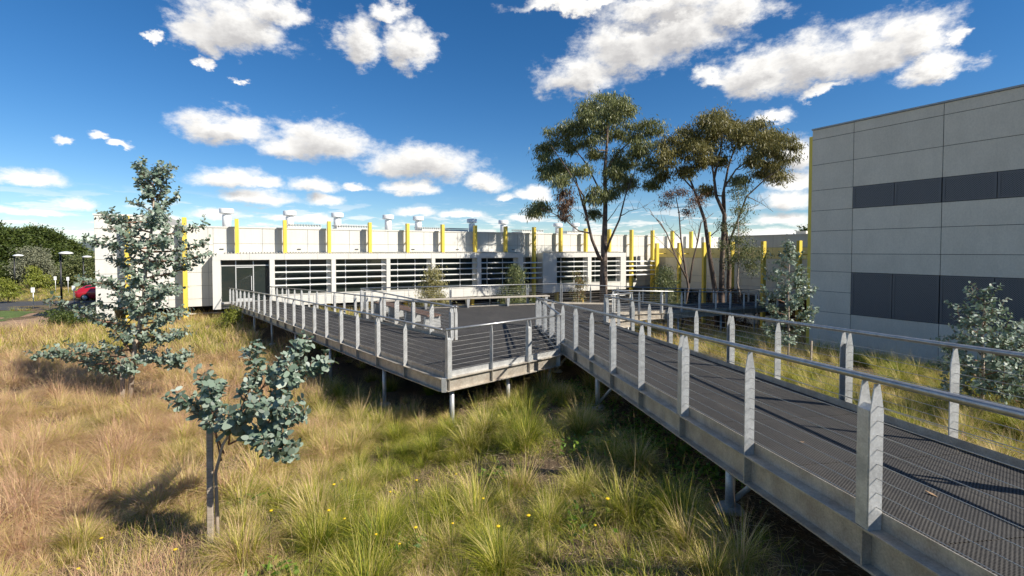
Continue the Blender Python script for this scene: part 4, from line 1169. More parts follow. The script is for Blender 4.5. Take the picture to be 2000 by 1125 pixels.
def gums():
    g = np.random.default_rng(21)
    K = 61.7                                          # sketch units per metre
    # --- green gum behind the deck
    bx, by = 7.55, 40.0; bz = gz(bx, by)
    X0, Y0 = 422, 834; zc = 2.7                       # sketch row at eye height
    def S(X, Y, y=0.0): return ((X - X0) / K, y, zc + (Y0 - Y) / K - bz)
    st = [([(0.05, 0, -.2), S(424, 980), S(425, 880), S(430, 760, .2), S(435, 600, .3), S(430, 420, .2), S(438, 280, 0), S(442, 130, 0)], .36, .05),
          ([S(424, 890), S(395, 860, -.2), S(360, 780, -.4), S(330, 660, -.5), S(290, 520, -.4), S(262, 420, -.2)], .17, .04),
          ([S(345, 745, -.4), S(290, 735, -.7), S(230, 690, -1.0), S(160, 650, -1.2), S(95, 620, -1.0)], .07, .02),
          ([S(430, 850), S(452, 780, -.4), S(492, 680, -.8), S(520, 560, -.9), S(562, 450, -.8)], .12, .03),
          ([S(432, 600, .3), S(400, 500, .8), S(345, 380, 1.2), S(240, 240, 1.5)], .10, .03),
          ([S(432, 430), S(500, 330, .5), S(580, 260, .9), S(640, 225, 1.0)], .09, .02),
          ([S(332, 660, -.5), S(310, 560, -.9), S(220, 420, -1.2), S(150, 320, -1.2)], .08, .02)]
    cl = [(430, 75, 95), (340, 115, 60), (520, 105, 75), (470, 150, 80), (200, 235, 70), (135, 300, 55), (270, 215, 60), (355, 195, 70), (445, 210, 60), (560, 225, 75), (645, 225, 55), (150, 380, 62), (230, 395, 60), (295, 430, 45),
          (400, 325, 40), (520, 365, 80), (595, 320, 70), (645, 415, 55), (555, 470, 60), (650, 500, 32), (470, 440, 60), (100, 605, 50), (60, 640, 26), (190, 500, 42), (370, 555, 50), (455, 530, 45), (380, 635, 26), (140, 440, 40), (250, 300, 40), (330, 290, 40)]
    clumps = []
    for X, Y, rr in cl:
        x, _, z = S(X, Y); q = rr / K * .93
        clumps.append((x, g.uniform(-1, 1) * 1.9, z, q, q * .8))
    mist = [(S(222, 575)[0], -.9, S(222, 575)[2], .55, .95), (S(215, 640)[0], -.9, S(215, 640)[2], .3, .6)]
    clump_tree('gum_tree', 'tall green gum tree with dark trunk and hanging brown clump, behind the platform', (bx, by, bz), st, clumps, M_GUM, M_BARK, 3,
               per_m2=72, L=.34, Wd=.066, droop=1.2, sub=.36, extra=(mist, M_MIST), tone=.02,
               dead=[(S(500, 660, -.8), S(600, 620, -1.0)), (S(430, 700), S(545, 560, -.5)), (S(340, 700, -.4), S(250, 600, -.9))])
    # --- bronze gum
    bx2, by2 = 17.2, 38.5; bz2 = gz(bx2, by2); K2 = 944 / 38.5 * 2.616; X1 = (1000 + 17.2 / 38.5 * 944 - 1020) * 2.616
    def S2(X, Y, y=0.0): return ((X - X1) / K2, y, zc + (Y0 - Y) / K2 - bz2)
    st = [([S2(1000, 1230), S2(985, 1030), S2(960, 850, .2), S2(938, 680, .3), S2(898, 560, .4), S2(870, 480, .5), S2(830, 400, .6)], .22, .05),
          ([S2(1022, 1240), S2(1020, 1080), S2(1020, 900), S2(1030, 650), S2(982, 560, -.2), S2(962, 450, -.4), S2(935, 330, -.5)], .27, .05),
          ([S2(1075, 1240, .5), S2(1070, 1080, .5), S2(1072, 900, .5), S2(1050, 700, .6), S2(1042, 550, .8), S2(1072, 400, .9), S2(1110, 290, 1)], .22, .05),
          ([S2(1030, 640), S2(1012, 520, -.5), S2(1062, 430, -.8), S2(1180, 340, -1)], .12, .03),
          ([S2(1068, 800, .5), S2(1100, 690, .2), S2(1135, 560, -.2), S2(1230, 465, -.5), S2(1300, 420, -.6)], .10, .03),
          ([S2(965, 470, -.4), S2(1000, 330, -.2), S2(1020, 200, 0)], .10, .03), ([S2(880, 520, .4), S2(800, 440, .2), S2(740, 350, 0)], .07, .02)]
    cl = [(1020, 165, 75), (930, 205, 75), (1110, 200, 75), (1195, 222, 70), (835, 255, 75), (745, 310, 65), (705, 385, 52), (840, 345, 65), (950, 285, 75), (1060, 275, 75), (1180, 315, 80), (1290, 325, 75), (1355, 380, 55), (1325, 450, 42), (1240, 415, 55), (820, 430, 45), (750, 430, 35), (900, 390, 40), (1010, 370, 40), (1120, 390, 40), (1270, 260, 50), (990, 510, 28), (1140, 470, 30)]
    clumps = []
    for X, Y, rr in cl:
        x, _, z = S2(X, Y); q = rr / K2 * 1.0; clumps.append((x, g.uniform(-1, 1) * 2.0, z, q, q * .82))
    clump_tree('gum_tree', 'spreading bronze leaved gum tree with several dark stems before the yellow wing', (bx2, by2, bz2), st, clumps, M_GUMB, M_BARK, 5,
               per_m2=82, L=.32, Wd=.066, droop=1.0, sub=.36, dead=[(S2(1135, 560, -.2), S2(1250, 640, -.8)), (S2(1090, 700), S2(1240, 560, -.6)), (S2(960, 760), S2(1080, 660, -.4))])
    # leafy young gum climbing round the stems
    bx4, by4 = 18.4, 37.4; bz4 = gz(bx4, by4); X4 = (1000 + bx4 / by4 * 944 - 1020) * 2.616; K4 = 944 / by4 * 2.616
    def S4(X, Y, y=0.0): return ((X - X4) / K4, y, zc + (Y0 - Y) / K4 - bz4)
    cl = [(1105, 625, 45), (1095, 545, 42), (1085, 470, 30), (1120, 700, 38), (1150, 850, 62), (1110, 780, 42), (1030, 800, 40), (1170, 920, 40), (1035, 700, 25), (1060, 880, 40)]
    clump_tree('young_gum', 'slender light green young gum entwined with the bronze gum stems', (bx4, by4, bz4),
               [([(0, 0, -.2), S4(1100, 1000), S4(1105, 850), S4(1100, 700), S4(1098, 540)], .08, .02)],
               [(S4(X, Y)[0], g.uniform(-.5, .5), S4(X, Y)[2], q / K4, q / K4) for X, Y, q in cl], M_SHRUB2, M_BARKP, 8, per_m2=60, L=.17, Wd=.055, sub=.3)
    # --- thin half-bare tree between the two
    bx3, by3 = 12.9, 37.0; bz3 = gz(bx3, by3); K3 = 944 / 37 * 2.616; X3 = (1000 + bx3 / by3 * 944 - 1020) * 2.616
    def S3(X, Y, y=0.0): return ((X - X3) / K3, y, zc + (Y0 - Y) / K3 - bz3)
    st = [([(0, 0, -.2), S3(850, 1020), S3(828, 900), S3(810, 780), S3(798, 640), S3(782, 560)], .11, .03),
          ([S3(842, 980), S3(780, 870, -.3), S3(725, 745, -.5), S3(690, 690, -.6), S3(640, 650, -.7)], .07, .015),
          ([S3(855, 1000), S3(880, 880, .3), S3(905, 790, .4), S3(925, 690, .5), S3(990, 640, .6)], .08, .02)]
    cl = [(740, 555, 45), (860, 590, 50), (800, 530, 35), (720, 600, 25), (905, 560, 30), (850, 640, 25)]
    clump_tree('bare_gum', 'thin half bare gum with dark tufts between the two big gums', (bx3, by3, bz3), st,
               [(S3(X, Y)[0], g.uniform(-.6, .6), S3(X, Y)[2], q / K3, q / K3 * .75) for X, Y, q in cl], M_MIST, M_BARK, 9, per_m2=55, L=.18, Wd=.05, sub=.3,
               dead=[(S3(725, 745, -.5), S3(600, 620, -.8)), (S3(780, 870, -.3), S3(650, 750, -.9)), (S3(905, 790, .4), S3(860, 700, .2)), (S3(900, 800, .4), S3(940, 660, .8)), (S3(810, 780), S3(730, 690, .5)), (S3(828, 900), S3(770, 800, .7))])
gums()

def shrubs():
    g = np.random.default_rng(31)
    def shrub(name, label, px_x, y, top, half, lm, seed, n=9, L=.16, Wd=.045, cat='shrub', zlow=None, per=55, group=None):
        x = px_x * y; b = gz(x, y); h = top - b
        z0 = h * .25 if zlow is None else zlow
        cl = []
        for i in range(n):
            t = (i + .5) / n; w = half * (1 - .65 * t)
            cl.append((g.uniform(-1, 1) * w * .6, g.uniform(-1, 1) * w * .6, z0 + (h - z0 - .25) * t, w * .55, .38))
        st = [([(0, 0, -.1), (.05, 0, h * .4), (-.03, .02, h * .85)], .045, .012)] + [([(0, 0, .1), (g.uniform(-.4, .4), g.uniform(-.3, .3), h * .5)], .025, .01) for _ in range(3)]
        clump_tree(name, label, (x, y, b), st, cl, lm, M_DEAD, seed, per_m2=per, L=L, Wd=Wd, droop=1.1, sub=.26, cat=cat, group=group)
    shrub('shrub', 'yellow green weeping shrub in front of the middle windows', -.168, 29, 1.75, 1.25, M_SHRUB, 41, 16, per=75)
    shrub('shrub', 'olive weeping shrub by the tall yellow fin', .004, 30, 1.85, 1.25, M_SHRUB2, 42, 16, per=75)
    shrub('shrub', 'narrow shrub with red tips in front of the right window box', .137, 31, 1.5, .55, M_REDTIP, 43, 8)
    shrub('shrub', 'low lime green shrub beneath the landing at the door', -.575, 28.6, -.75, .8, M_LIME, 44, 7, L=.12, Wd=.05)
    shrub('shrub', 'grey green shrub behind the wing ramp rail', .315, 36, 1.6, 1.6, M_SHRUB2, 45, 20, per=70)
    shrub('shrub', 'small leafy shrub under the wing ramp', .205, 17.5, -.5, .35, M_WEED, 46, 5, L=.10, Wd=.035)
    shrub('shrub', 'brown dry shrub at the foot of the bronze gum', .46, 34.5, .2, .9, M_MIST, 47, 7)
    shrub('shrub', 'yellowing seedling beside the ramp rail post', .285, 12.3, -.15, .22, M_LIME, 48, 5, L=.08, Wd=.03)
    shrub('shrub', 'lime green bush at the left edge beside the car park', -1.045, 43, .4, 1.1, M_LIME, 49, 8, L=.2, Wd=.08)
    shrub('shrub', 'yellow green bush beside the pale trunked tree', -.985, 53, 1.0, 1.5, M_LIME, 50, 8, L=.24, Wd=.1)
shrubs()

# ------------------------------------------------------------------ round-leaved young gums
def leafy_gum(name, label, base, trunk, branches, seed, rleaf, twig_len, twig_step, pair_step, single=0, dens=1.0, lo=.22):
    """trunk: path; branches: paths. Twigs with paired round leaves grow along every branch."""
    g = np.random.default_rng(seed)
    r = empty(name, base, 0, label, 'tree')
    tb = MB(); tp, r0, r1 = trunk
    tb.tube(tp, [r0 + (r1 - r0) * i / (len(tp) - 1) for i in range(len(tp))], 9); tb.build('trunk', M_BARKP, r, True)
    bb = MB(); PP = []; DD = []; UU = []; RR = []
    def leaves_on(path, tip_small=True, start=.15):
        L = sum(math.dist(a, b) for a, b in zip(path[:-1], path[1:]))
        n = max(2, int(L / pair_step)); phi = g.uniform(0, 6.28)
        for i in range(n):
            t = start + (1 - start) * (i + 1) / n
            if t < start or g.uniform() > dens: continue
            f = t * (len(path) - 1); k = min(int(f), len(path) - 2)
            p = np.array(lerp(path[k], path[k + 1], f - k)); tv = np.array(path[k + 1]) - np.array(path[k]); tv = tv / (np.linalg.norm(tv) + 1e-9)
            a = np.cross(tv, [0.3, .2, 1.0]); a /= np.linalg.norm(a) + 1e-9; b = np.cross(tv, a)
            phi += math.pi / 2 + g.normal(0, .25)
            for s in (0, math.pi):
                d = a * math.cos(phi + s) + b * math.sin(phi + s) + tv * .55 + g.normal(0, .18, 3)
                PP.append(p); DD.append(d); UU.append(tv + g.normal(0, .35, 3)); RR.append(rleaf * (1 - .5 * t * tip_small) * g.uniform(.6, 1.25))
    for path, b0 in branches:
        m = len(path); bb.tube(path, [b0 * (1 - .75 * i / (m - 1)) for i in range(m)], 6)
        L = sum(math.dist(a, b) for a, b in zip(path[:-1], path[1:]))
        n = max(2, int(L / twig_step)); az = g.uniform(0, 6.28)
        for i in range(n):
            t = lo + (1 - lo) * (i + .5) / n; f = t * (m - 1); k = min(int(f), m - 2)
            p = np.array(lerp(path[k], path[k + 1], f - k)); tv = np.array(path[k + 1]) - np.array(path[k]); tv /= np.linalg.norm(tv) + 1e-9
            a = np.cross(tv, [.2, .1, 1.0]); a /= np.linalg.norm(a) + 1e-9; b = np.cross(tv, a); az += 2.4
            d = a * math.cos(az) + b * math.sin(az) * .6 + tv * .7 + np.array([0, 0, .25]); d /= np.linalg.norm(d)
            Lt = twig_len * g.uniform(.5, 1.15) * (1.1 - .4 * t)
            mid = p + d * Lt * .5 + g.normal(0, .02, 3); end = p + d * Lt + np.array([0, 0, .12 * Lt])
            tw = [tuple(p), tuple(mid), tuple(end)]
            bb.tube(tw, [.006, .0045, .003], 5); leaves_on(tw)
        leaves_on(path, True, .45)
    bb.build('branches', M_TWIG, r, True)
    P, Dv, U, Rr = np.array(PP), np.array(DD), np.array(UU), np.array(RR)
    n = len(P); tone = np.clip(g.normal(.5, .22, n), 0, 1)
    order = np.argsort(P[:, 1])                      # those towards the viewer first
    sel = order[:single]; rest = order[single:]
    V, Fk, T = round_leaves(P[rest], Dv[rest], U[rest], Rr[rest], g, tone[rest])
    o = link('crown', np_mesh('crown', V, [Fk], M_BLUE, {'tone': T}), r)
    if single:
        protos = []
        for q in range(6):
            V, Fk, T = round_leaves(np.zeros((1, 3)), np.array([[1., 0, 0]]), np.array([[0, 0, 1.]]), np.array([1.0]), g, np.array([.1 + .16 * q]), 9)
            protos.append(np_mesh('leaf', V, [Fk], M_BLUE, {'tone': T}))
        for i in sel:
            d = Vector(Dv[i]).normalized(); s = d.cross(Vector(U[i])).normalized(); u = s.cross(d)
            lf = link('leaf', protos[int(tone[i] * 5.99)], r)
            lf.matrix_local = Matrix.Translation(Vector(P[i])) @ Matrix(((d.x, -s.x, u.x), (d.y, -s.y, u.y), (d.z, -s.z, u.z))).to_4x4() @ Matrix.Scale(Rr[i], 4)
    return r

def stake(label, x, y, h, lean=(0, 0), w=.045):
    z = gz(x, y); b = MB()
    b.chbox(-w, w, -w * .7, w * .7, -.3, h, .006)
    o = b.build('timber_stake', M_TIMBER, None, False, (x, y, z)); o.rotation_euler = (lean[1], lean[0], .3)
    return tag(o, label, 'stake', 'stakes tied to young trees')

def young_gums():
    # --- near sapling with the stake
    g = np.random.default_rng(77)
    bx, by = -3.42, 5.5; bz = gz(bx, by); k = by / 944
    def S(px, py, y=0.0): return ((px - 412) * k, y, (489.6 - py) * k + 2.7 - bz)
    tr = ([(0.02, 0, -.1), S(412, 990, .02), S(413, 930, .0), S(430, 872, -.02), S(455, 830, 0)], .022, .013)
    br = [[S(440, 872), S(480, 850, -.1), S(530, 830, -.2), S(570, 815, -.3), S(605, 800, -.3)],
          [S(448, 850), S(490, 800, .1), S(540, 770, .15), S(590, 735, .2), S(615, 720, .2)],
          [S(455, 830), S(485, 770, -.1), S(505, 730, -.1), S(500, 680, -.1)],
          [S(455, 830), S(500, 755, .2), S(540, 715, .25), S(570, 685, .3)],
          [S(430, 890), S(420, 830, -.1), S(400, 790, -.2), S(372, 770, -.3)],
          [S(425, 905), S(400, 840, .1), S(385, 800, .15), S(368, 745, .2)],
          [S(448, 850), S(430, 800, -.2), S(440, 765, -.3), S(450, 745, -.3)],
          [S(480, 850, -.1), S(530, 852, -.3), S(575, 850, -.4), S(592, 858, -.4)],
          [S(530, 830, -.2), S(560, 790, -.4), S(600, 770, -.5)], [S(500, 800, .1), S(520, 790, -.3), S(560, 775, -.5)],
          [S(540, 770, .15), S(560, 740, -.1), S(585, 710, -.2)], [S(440, 870), S(470, 820, -.25), S(500, 790, -.4)], [S(520, 830), S(550, 835, -.4), S(570, 850, -.5)]]
    leafy_gum('young_gum', 'small blue grey round leaved gum tied to a stake in the left foreground', (bx, by, bz), tr, [(b, .011) for b in br], 5, .057, .21, .047, .047, single=300)
    stake('weathered grey stake carrying the small round leaved gum in the foreground', bx - .035, by - .05, 1.5, (.01, .0), .032)
    # --- tall one by the building
    bx, by = -11.1, 13.9; bz = gz(bx, by); k = by / 944
    def S(px, py, y=0.0): return ((px - 243) * k, y, (489.6 - py) * k + 2.7 - bz)
    tp = [(0, 0, -.1), S(252, 690, .05), S(275, 600, .0), S(284, 520, -.05), S(296, 440, 0), S(300, 390, 0), S(294, 345, 0)]
    br = []
    H = [(700, 1.0), (690, 1.5)]
    def trunk_at(py):
        pts = [(243, 760), (252, 690), (275, 600), (284, 520), (296, 440), (300, 390), (294, 345)]
        for (x1, y1), (x2, y2) in zip(pts[:-1], pts[1:]):
            if y1 >= py >= y2: return x1 + (x2 - x1) * (y1 - py) / (y1 - y2)
        return 292
    prof = [(745, 120), (690, 150), (640, 135), (600, 125), (560, 115), (520, 108), (480, 108), (430, 95), (400, 84), (375, 58), (350, 36), (312, 18)]
    def half(py):
        for (y1, h1), (y2, h2) in zip(prof[:-1], prof[1:]):
            if y1 >= py >= y2: return h1 + (h2 - h1) * (y1 - py) / (y1 - y2)
        return 20
    py = 735.0; az = 0.3
    while py > 350:
        x = trunk_at(py); hw = half(py) * g.choice([g.uniform(.25, .6), g.uniform(.6, .9), g.uniform(.85, 1.1)]) * k; az += 2.39996 + g.normal(0, .2)
        s = np.array(S(x, py)); rise = g.uniform(.05, .45) * hw + 1.1 * hw * max(0, (430 - py) / 110)
        e = s + np.array([math.cos(az) * hw, math.sin(az) * hw * .8, rise])
        mid = s * .5 + e * .5 + np.array([0, 0, -.06 * hw])
        br.append(([tuple(s), tuple(mid), tuple(e)], .012 + .012 * hw)); py -= g.uniform(5.0, 7.6) if py < 610 else g.uniform(7, 10)
    br.append(([S(300, 400), S(284, 365, .1), S(270, 322, .1)], .012)); br.append(([S(300, 400), S(322, 370, -.1), S(338, 332, -.1)], .012))
    br.append(([S(250, 700), S(190, 690, -.3), S(130, 680, -.5), S(98, 690, -.6)], .02)); br.append(([S(260, 650), S(330, 660, -.3), S(380, 645, -.5)], .02))
    br.append(([S(250, 690), S(200, 640, .2), S(150, 620, .3)], .02)); br.append(([S(255, 700), S(320, 700, -.2), S(360, 710, -.4), S(378, 690, -.4)], .018))
    leafy_gum('tall_young_gum', 'tall blue grey round leaved gum in front of the left building corner', (bx, by, bz), (tp, .075, .012), br, 9, .076, .42, .105, .074, lo=.06)
    stake('tall grey stake beside the trunk of the tall round leaved gum', bx - .1, by - .12, 1.25, (.04, .02), .05)
    # --- sunlit one beyond the ramp
    def small(label, bx, by, top_px, wid, seed, rl, fork=0):
        bz = gz(bx, by); h = (489.6 - top_px) * by / 944 + 2.7 - bz
        tp = [(0, 0, -.1), (.03, 0, h * .35), (-.02, 0, h * .7), (.03, 0, h)]
        br = []; az = seed * 1.3; t = .22 if not fork else .12
        while t < .97:
            w = wid * (1 - (max(0, t - .35) / .75) ** 1.3) * g.uniform(.65, 1.1); az += 2.4
            s = np.array([0, 0, h * t]); e = s + np.array([math.cos(az) * w, math.sin(az) * w, w * g.uniform(.25, .7)])
            br.append(([tuple(s), tuple(s * .5 + e * .5 - np.array([0, 0, .05 * w])), tuple(e)], .012)); t += g.uniform(.022, .034)
        br.append(([(0, 0, h * .8), (.02, .02, h * .92), (.0, .0, h * 1.03)], .008))
        leafy_gum('young_gum', label, (bx, by, bz), (tp, .035, .008), br, seed, rl, .34, .075, .052)
        return bz
    small('silvery young gum between the ramp and the grey block corner', 8.6, 15.0, 482, .9, 14, .056)
    small('dark leaved young gum cut by the right edge before the grey block', 9.0, 9.2, 575, .72, 15, .05, 1)
    small('second stem of round leaves at the right edge behind the ramp rail', 10.1, 9.5, 650, .7, 16, .05, 1)
    stake('thin pale stake to the left of the silvery young gum', 8.25, 15.0, 1.15, (0, .02), .03)
    stake('thin pale stake to the right of the silvery young gum', 9.2, 14.8, 1.0, (.02, .0), .03)
young_gums()

# ------------------------------------------------------------------ trees and things round the car park
def far_trees():
    g = np.random.default_rng(55)
    def tree(name, label, px, y, top_py, half_w, lm, seed, bark=M_BARK, low=.2, n=26, L=.5, Wd=.22, per=16, droop=.2, sub=.7):
        x = (px - 1000) / 944 * y; b = gz(x, y); h = (489.6 - top_py) * y / 944 + 2.7 - b; hw = half_w * y / 944
        cl = []
        for i in range(n):
            t = g.uniform(0, 1) ** .8; a = g.uniform(0, 6.283)
            w = hw * math.sqrt(max(.05, 1 - (max(0, t - .35) / .68) ** 2)) * (.55 + .45 * min(1, t / .3))
            q = math.sqrt(g.uniform(.1, 1)); rr = hw * g.uniform(.22, .36)
            cl.append((math.cos(a) * w * q * .8, math.sin(a) * w * q * .8, h * (low + (1 - low) * t) - rr * .6, rr, rr * .7))
        st = [([(0, 0, -.2), (.1, 0, h * .3), (-.1, .1, h * .75)], .05 * hw + .08, .05)] + [([(0, 0, h * .22), (g.uniform(-1, 1) * hw * .5, g.uniform(-1, 1) * hw * .5, h * .6)], .09, .04) for _ in range(3)]
        clump_tree(name, label, (x, y, b), st, cl, lm, bark, seed, per_m2=per, L=L, Wd=Wd, droop=droop, sub=sub, group='trees behind the car park', twigs=False)
    tree('wattle_tree', 'dark green tree at the left edge of the picture, tallest of the row', -15, 78, 430, 75, M_WATTLE, 61, low=.02)
    tree('wattle_tree', 'broad bright topped tree next to the tallest dark one', 70, 84, 446, 62, M_WATTLE, 62, low=.02)
    tree('wattle_tree', 'rounded dark tree nearest the white building corner', 125, 92, 468, 42, M_WATTLE, 63, low=.02)
    tree('wattle_tree', 'olive tinged tree crown rising behind the pale trunked tree', 52, 96, 440, 34, M_SHRUB2, 64, low=.2)
    tree('pale_tree', 'grey green tree with a forked white trunk by the car park', 62, 58, 486, 29, M_PALE, 65, M_WHITE, .38, 22, .3, .09, 34, .3, .5)
    tree('small_tree', 'loose olive tree beside the third lamp post', 168, 62, 505, 30, M_SHRUB2, 66, low=.05, L=.3, Wd=.12, per=24)
    tree('small_tree', 'low grey olive tree right of the pale trunked tree', 104, 64, 535, 24, M_PALE, 67, low=.05, L=.3, Wd=.12, per=24)
    tree('small_tree', 'low dark tree under the tall one at the left edge', -6, 60, 520, 26, M_WATTLE, 68, low=.05, L=.3, Wd=.12, per=24)
    tree('small_tree', 'low bushy tree under the rounded dark tree', 138, 72, 540, 26, M_WATTLE, 69, low=.02, L=.3, Wd=.12, per=24)
    tree('far_tree', 'tree top showing over the wing roof beside the grey block', 1585, 75, 448, 22, M_WATTLE, 70, low=.3)
    # black bush at the building corner
    x, y = -26.6, 29.6
    cl = [(g.uniform(-1.6, .9), g.uniform(-.9, .5), g.uniform(.1, .85), .5, .35) for _ in range(16)]
    clump_tree('dark_bush', 'low dark bush in the shade of the building corner', (x, y, gz(x, y)), [([(0, 0, -.1), (0, 0, .5)], .04, .02)], cl, M_WATTLE, M_DEAD, 71, per_m2=50, L=.14, Wd=.06, cat='shrub', sub=.3)
far_trees()

def lamp(label, x, y, h):
    z = gz(x, y)
    r = empty('lamp_post', (x, y, z), 0, label, 'lamp post', 'lamp posts round the car park')
    MB().tube([(0, 0, -.2), (0, 0, h)], [.075, .055], 10).build('pole', M_BLACK, r, True)
    MB().tube([(0, 0, h - .1), (.1, 0, h), (.25, 0, h + .02)], .035, 8).build('arm', M_BLACK, r, True)
    hd = MB().lathe([(.1, .0), (.42, .06), (.44, .12), (.3, .2), (.08, .25)], 18, (.42, 0, h - .04)).build('lamp_head', M_LENS, r, True)
lamp('black lamp post nearest the dirt path', -34.5, 36.95, 4.45)
lamp('black lamp post at the far left by the pale trunked tree', -52.5, 51, 4.1)
lamp('black lamp post partly behind the tall round leaved gum', -47.8, 53.9, 3.95)
def sign(label, x, y, h):
    z = gz(x, y); r = empty('sign_post', (x, y, z), .4, label, 'sign', 'small parking signs')
    MB().tube([(0, 0, -.2), (0, 0, h)], .03, 8).build('post', M_ALU, r, True)
    b = MB().box(-.12, .12, -.045, -.03, h - .38, h + .02).build('sign_plate', M_WHITE, r)
sign('small white sign on a post beside the near kerb', -38.8, 39.1, 1.75)
sign('small white sign on a post between the near lamp and the tall gum', -36.4, 40.1, 1.7)
sign('small white sign behind the car park, left of the near lamp', -50.4, 53.3, 1.85)
sign('small white sign behind the car park, right of the near lamp', -49.1, 53.4, 1.8)
def stump():
    x, y = -29.75, 31.3
    o = MB().chbox(-.16, .16, -.16, .16, -.1, .42, .03).build('bollard', M_TIMBER, None, False, (x, y, gz(x, y)))
    tag(o, 'short dark timber bollard at the end of the dirt path', 'bollard')
stump()

def car():
    x, y = -39.2, 46.5; z = gz(x, y) + .05
    r = empty('parked_car', (x, y, z), R(20), 'red hatchback parked half hidden behind the white building corner', 'car')
    # body lofted along its length (x), cross sections: half width and height lines
    st = [(-2.05, .70, .38, .62, .62), (-1.98, .80, .28, .85, .86), (-1.75, .86, .25, .95, 1.20), (-1.2, .88, .22, .95, 1.45), (-.3, .89, .20, .94, 1.50), (.45, .89, .20, .93, 1.42), (1.0, .88, .20, .92, 1.0), (1.7, .84, .22, .82, .84), (2.0, .74, .30, .66, .67)]
    V = []; F = []
    for (px, hw, zb, zs, zt) in st:
        tw = hw * (.78 if zt > zs + .15 else .96)
        ring = [(px, -hw * .9, zb), (px, -hw, zb + .18), (px, -hw, zs), (px, -tw, zt - .06), (px, -tw * .8, zt), (px, tw * .8, zt), (px, tw, zt - .06), (px, hw, zs), (px, hw, zb + .18), (px, hw * .9, zb)]
        V += ring
    n = 10
    for i in range(len(st) - 1):
        for k in range(n): F.append((i * n + k, i * n + (k + 1) % n, (i + 1) * n + (k + 1) % n, (i + 1) * n + k))
    F += [tuple(range(n)), tuple(range(len(V) - 1, len(V) - n - 1, -1))]
    b = MB().add(V, F).build('body', M_RED, r, True)
    for s in (-1, 1):
        pts = [(-1.5, .80 * s, .99), (.85, .83 * s, .96), (.35, .70 * s, 1.36), (-.3, .70 * s, 1.43), (-1.2, .69 * s, 1.38)]
        MB().add([(p[0], p[1] + .03 * s, p[2]) for p in pts] + [(p[0], p[1] - .05 * s, p[2]) for p in pts], [(0, 1, 2, 3, 4), (9, 8, 7, 6, 5)] + [(i, (i + 1) % 5, 5 + (i + 1) % 5, 5 + i) for i in range(5)]).build('side_window', M_GLASS, r)
        for wx in (-1.25, 1.3):
            t = MB()
            t.tube([(wx, .68 * s, .32), (wx, .90 * s, .32)], .32, 20); w = t.build('wheel', M_RUB, r, True)
            MB().tube([(wx, .88 * s, .32), (wx, .915 * s, .32)], .2, 16).build('rim', M_ALU, w, True)
        MB().box(-2.06, -1.93, s * .52 - .2, s * .52 + .2, .74, .92).build('tail_light', mat('tail_light', (.5, .01, .01), .2), r)
        MB().box(1.9, 2.02, s * .5 - .18, s * .5 + .18, .55, .7).build('headlight', M_LENS, r)
    MB().add([(-1.99, -.62, .95), (-1.99, .62, .95), (-1.80, .56, 1.2), (-1.80, -.56, 1.2), (-1.9, -.62, .95), (-1.9, .62, .95), (-1.7, .56, 1.2), (-1.7, -.56, 1.2)], [(0, 1, 2, 3), (4, 7, 6, 5), (0, 4, 5, 1), (1, 5, 6, 2), (2, 6, 7, 3), (3, 7, 4, 0)]).build('rear_window', M_GLASS, r)
car()

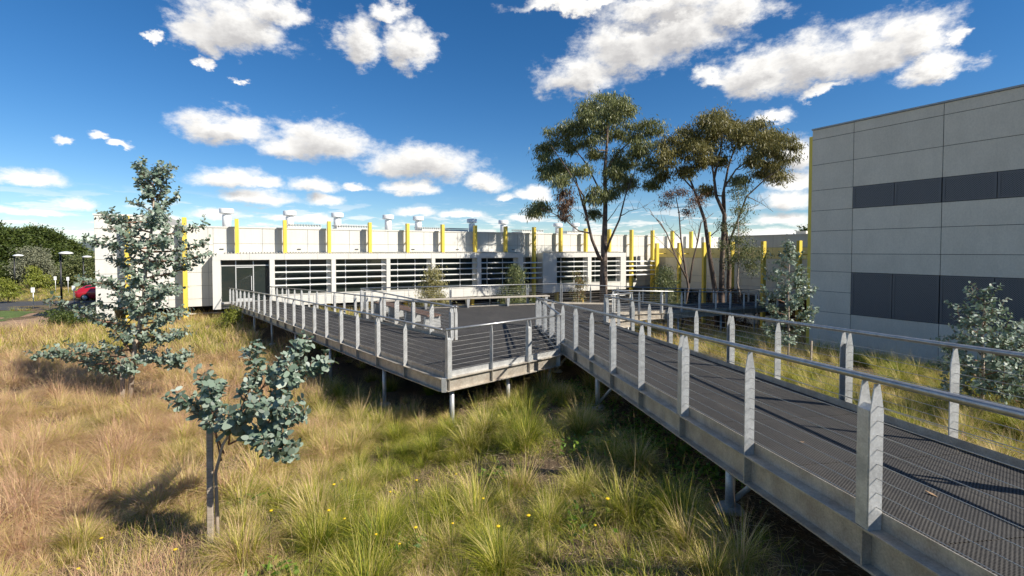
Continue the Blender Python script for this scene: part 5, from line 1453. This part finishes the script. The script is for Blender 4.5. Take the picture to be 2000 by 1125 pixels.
# ------------------------------------------------------------------ small things in the grass
def small_things():
    g = np.random.default_rng(88)
    st = MB(); st.tube([(0, 0, 0), (.01, .01, .2), (0, .02, .40)], .0022, 5)
    stem = st.mesh('stem', M_WEED); 
    hd = MB(); hd.lathe([(.003, -.008), (.012, .0), (.015, .006), (.008, .010)], 9, (0, .02, .40)); head = hd.mesh('flower_head', mat('yellow_petal', (.75, .50, .01), .6))
    spots = [(-3.1, 4.4), (-1.9, 4.9), (-1.75, 4.95), (-1.3, 4.6), (-1.05, 4.5), (-.9, 4.55), (-.6, 4.75), (-1.45, 5.6), (-1.2, 5.9), (-.75, 6.3), (-2.1, 5.7), (.15, 4.3), (-.1, 4.2), (-2.3, 6.5), (.75, 4.35), (.9, 4.5), (-4.2, 4.9), (-3.9, 4.3), (-.3, 5.2), (-2.6, 5.1)]
    for x, y in spots:
        r = empty('wildflower', (x, y, gz(x, y)), g.uniform(0, 6), 'small yellow wildflower on a thin stem in the grass', 'flower', 'yellow wildflowers in the grass')
        s = 1 + g.uniform(-.15, .35); r.scale = (s, s, s)
        link('stem', stem, r); link('flower_head', head, r)
    # leafy weeds on the bare soil under and beside the decks
    P = []; D = []
    for cx, cy, n, s in [(1.55, 11.6, 90, .32), (1.7, 10.6, 70, .3), (1.35, 12.8, 80, .35), (2.0, 9.4, 120, .4), (1.9, 8.4, 90, .3), (2.35, 8.8, 120, .35), (2.6, 7.6, 110, .35), (2.2, 7.2, 80, .3), (2.9, 9.8, 90, .4), (1.0, 11.4, 60, .3), (-5.6, 13.9, 60, .4), (-6.6, 16.5, 70, .4), (3.0, 6.4, 80, .3), (2.5, 6.3, 60, .25), (-3.6, 6.6, 40, .16), (-1.1, 4.9, 26, .14), (-.2, 6.9, 30, .16), (-2.2, 4.5, 24, .12), (.7, 5.2, 40, .2), (1.0, 7.4, 40, .22)]:
        n = int(n * 2.2); a = g.normal(0, s, (n, 2)); xs, ys = cx + a[:, 0], cy + a[:, 1]
        P.append(np.stack([xs, ys, ground_z(xs, ys) + g.uniform(.01, .16, n)], 1)); d = g.normal(0, 1, (n, 3)); d[:, 2] = np.abs(d[:, 2]) * .5 + .1; D.append(d)
    P, D = np.concatenate(P), np.concatenate(D); n = len(P)
    V, F4, T = lance_leaves(P, D, g.uniform(.05, .13, n), g.uniform(.025, .05, n), g, np.clip(g.normal(.55, .25, n), 0, 1))
    tag(link('weeds', np_mesh('weeds', V, [F4], M_WEED, {'tone': T})), 'bright green low weeds below the ramp and among the grass', 'weeds', None, 'stuff')
    # straw litter on bare soil
    n = 26000; x = g.uniform(-1.5, 4.6, n); y = g.uniform(3.2, 13.5, n)
    P = np.stack([x, y, ground_z(x, y) + g.uniform(.004, .03, n)], 1); D = g.normal(0, 1, (n, 3)); D[:, 2] *= .12
    V, F4, T = lance_leaves(P, D, g.uniform(.05, .2, n), g.uniform(.003, .008, n), g, g.uniform(0, 1, n))
    m = leaf_mat('straw_litter', [(.16, .10, .06), (.36, .27, .16), (.55, .45, .30)], .7, .1)
    tag(link('straw_litter', np_mesh('straw_litter', V, [F4], m, {'tone': T})), 'dry straw litter lying on the bare soil', 'litter', None, 'stuff')
    # fallen leaves on the ramp
    lf = MB(); lf.add([(-.045, 0, 0), (0, .014, .006), (.05, 0, .012), (0, -.014, .006)], [(0, 1, 2, 3)]); lf.add([(-.045, 0, -.002), (0, .014, .004), (.05, 0, .01), (0, -.014, .004)], [(3, 2, 1, 0)])
    me = lf.mesh('fallen_leaf', mat('dry_leaf', (.34, .22, .12), .7))
    for (x, y), where in zip([(3.0, 4.95), (3.3, 3.75), (2.9, 8.2)], ['between the two nearest posts', 'right of the nearest double post', 'far up the ramp']):
        o = link('fallen_leaf', me, None, (x, y, .80 - .057 * (y - 3.37) + .006), g.uniform(0, 6)); tag(o, 'dry brown gum leaf lying on the ramp deck ' + where, 'leaf', 'fallen leaves on the ramp')
small_things()
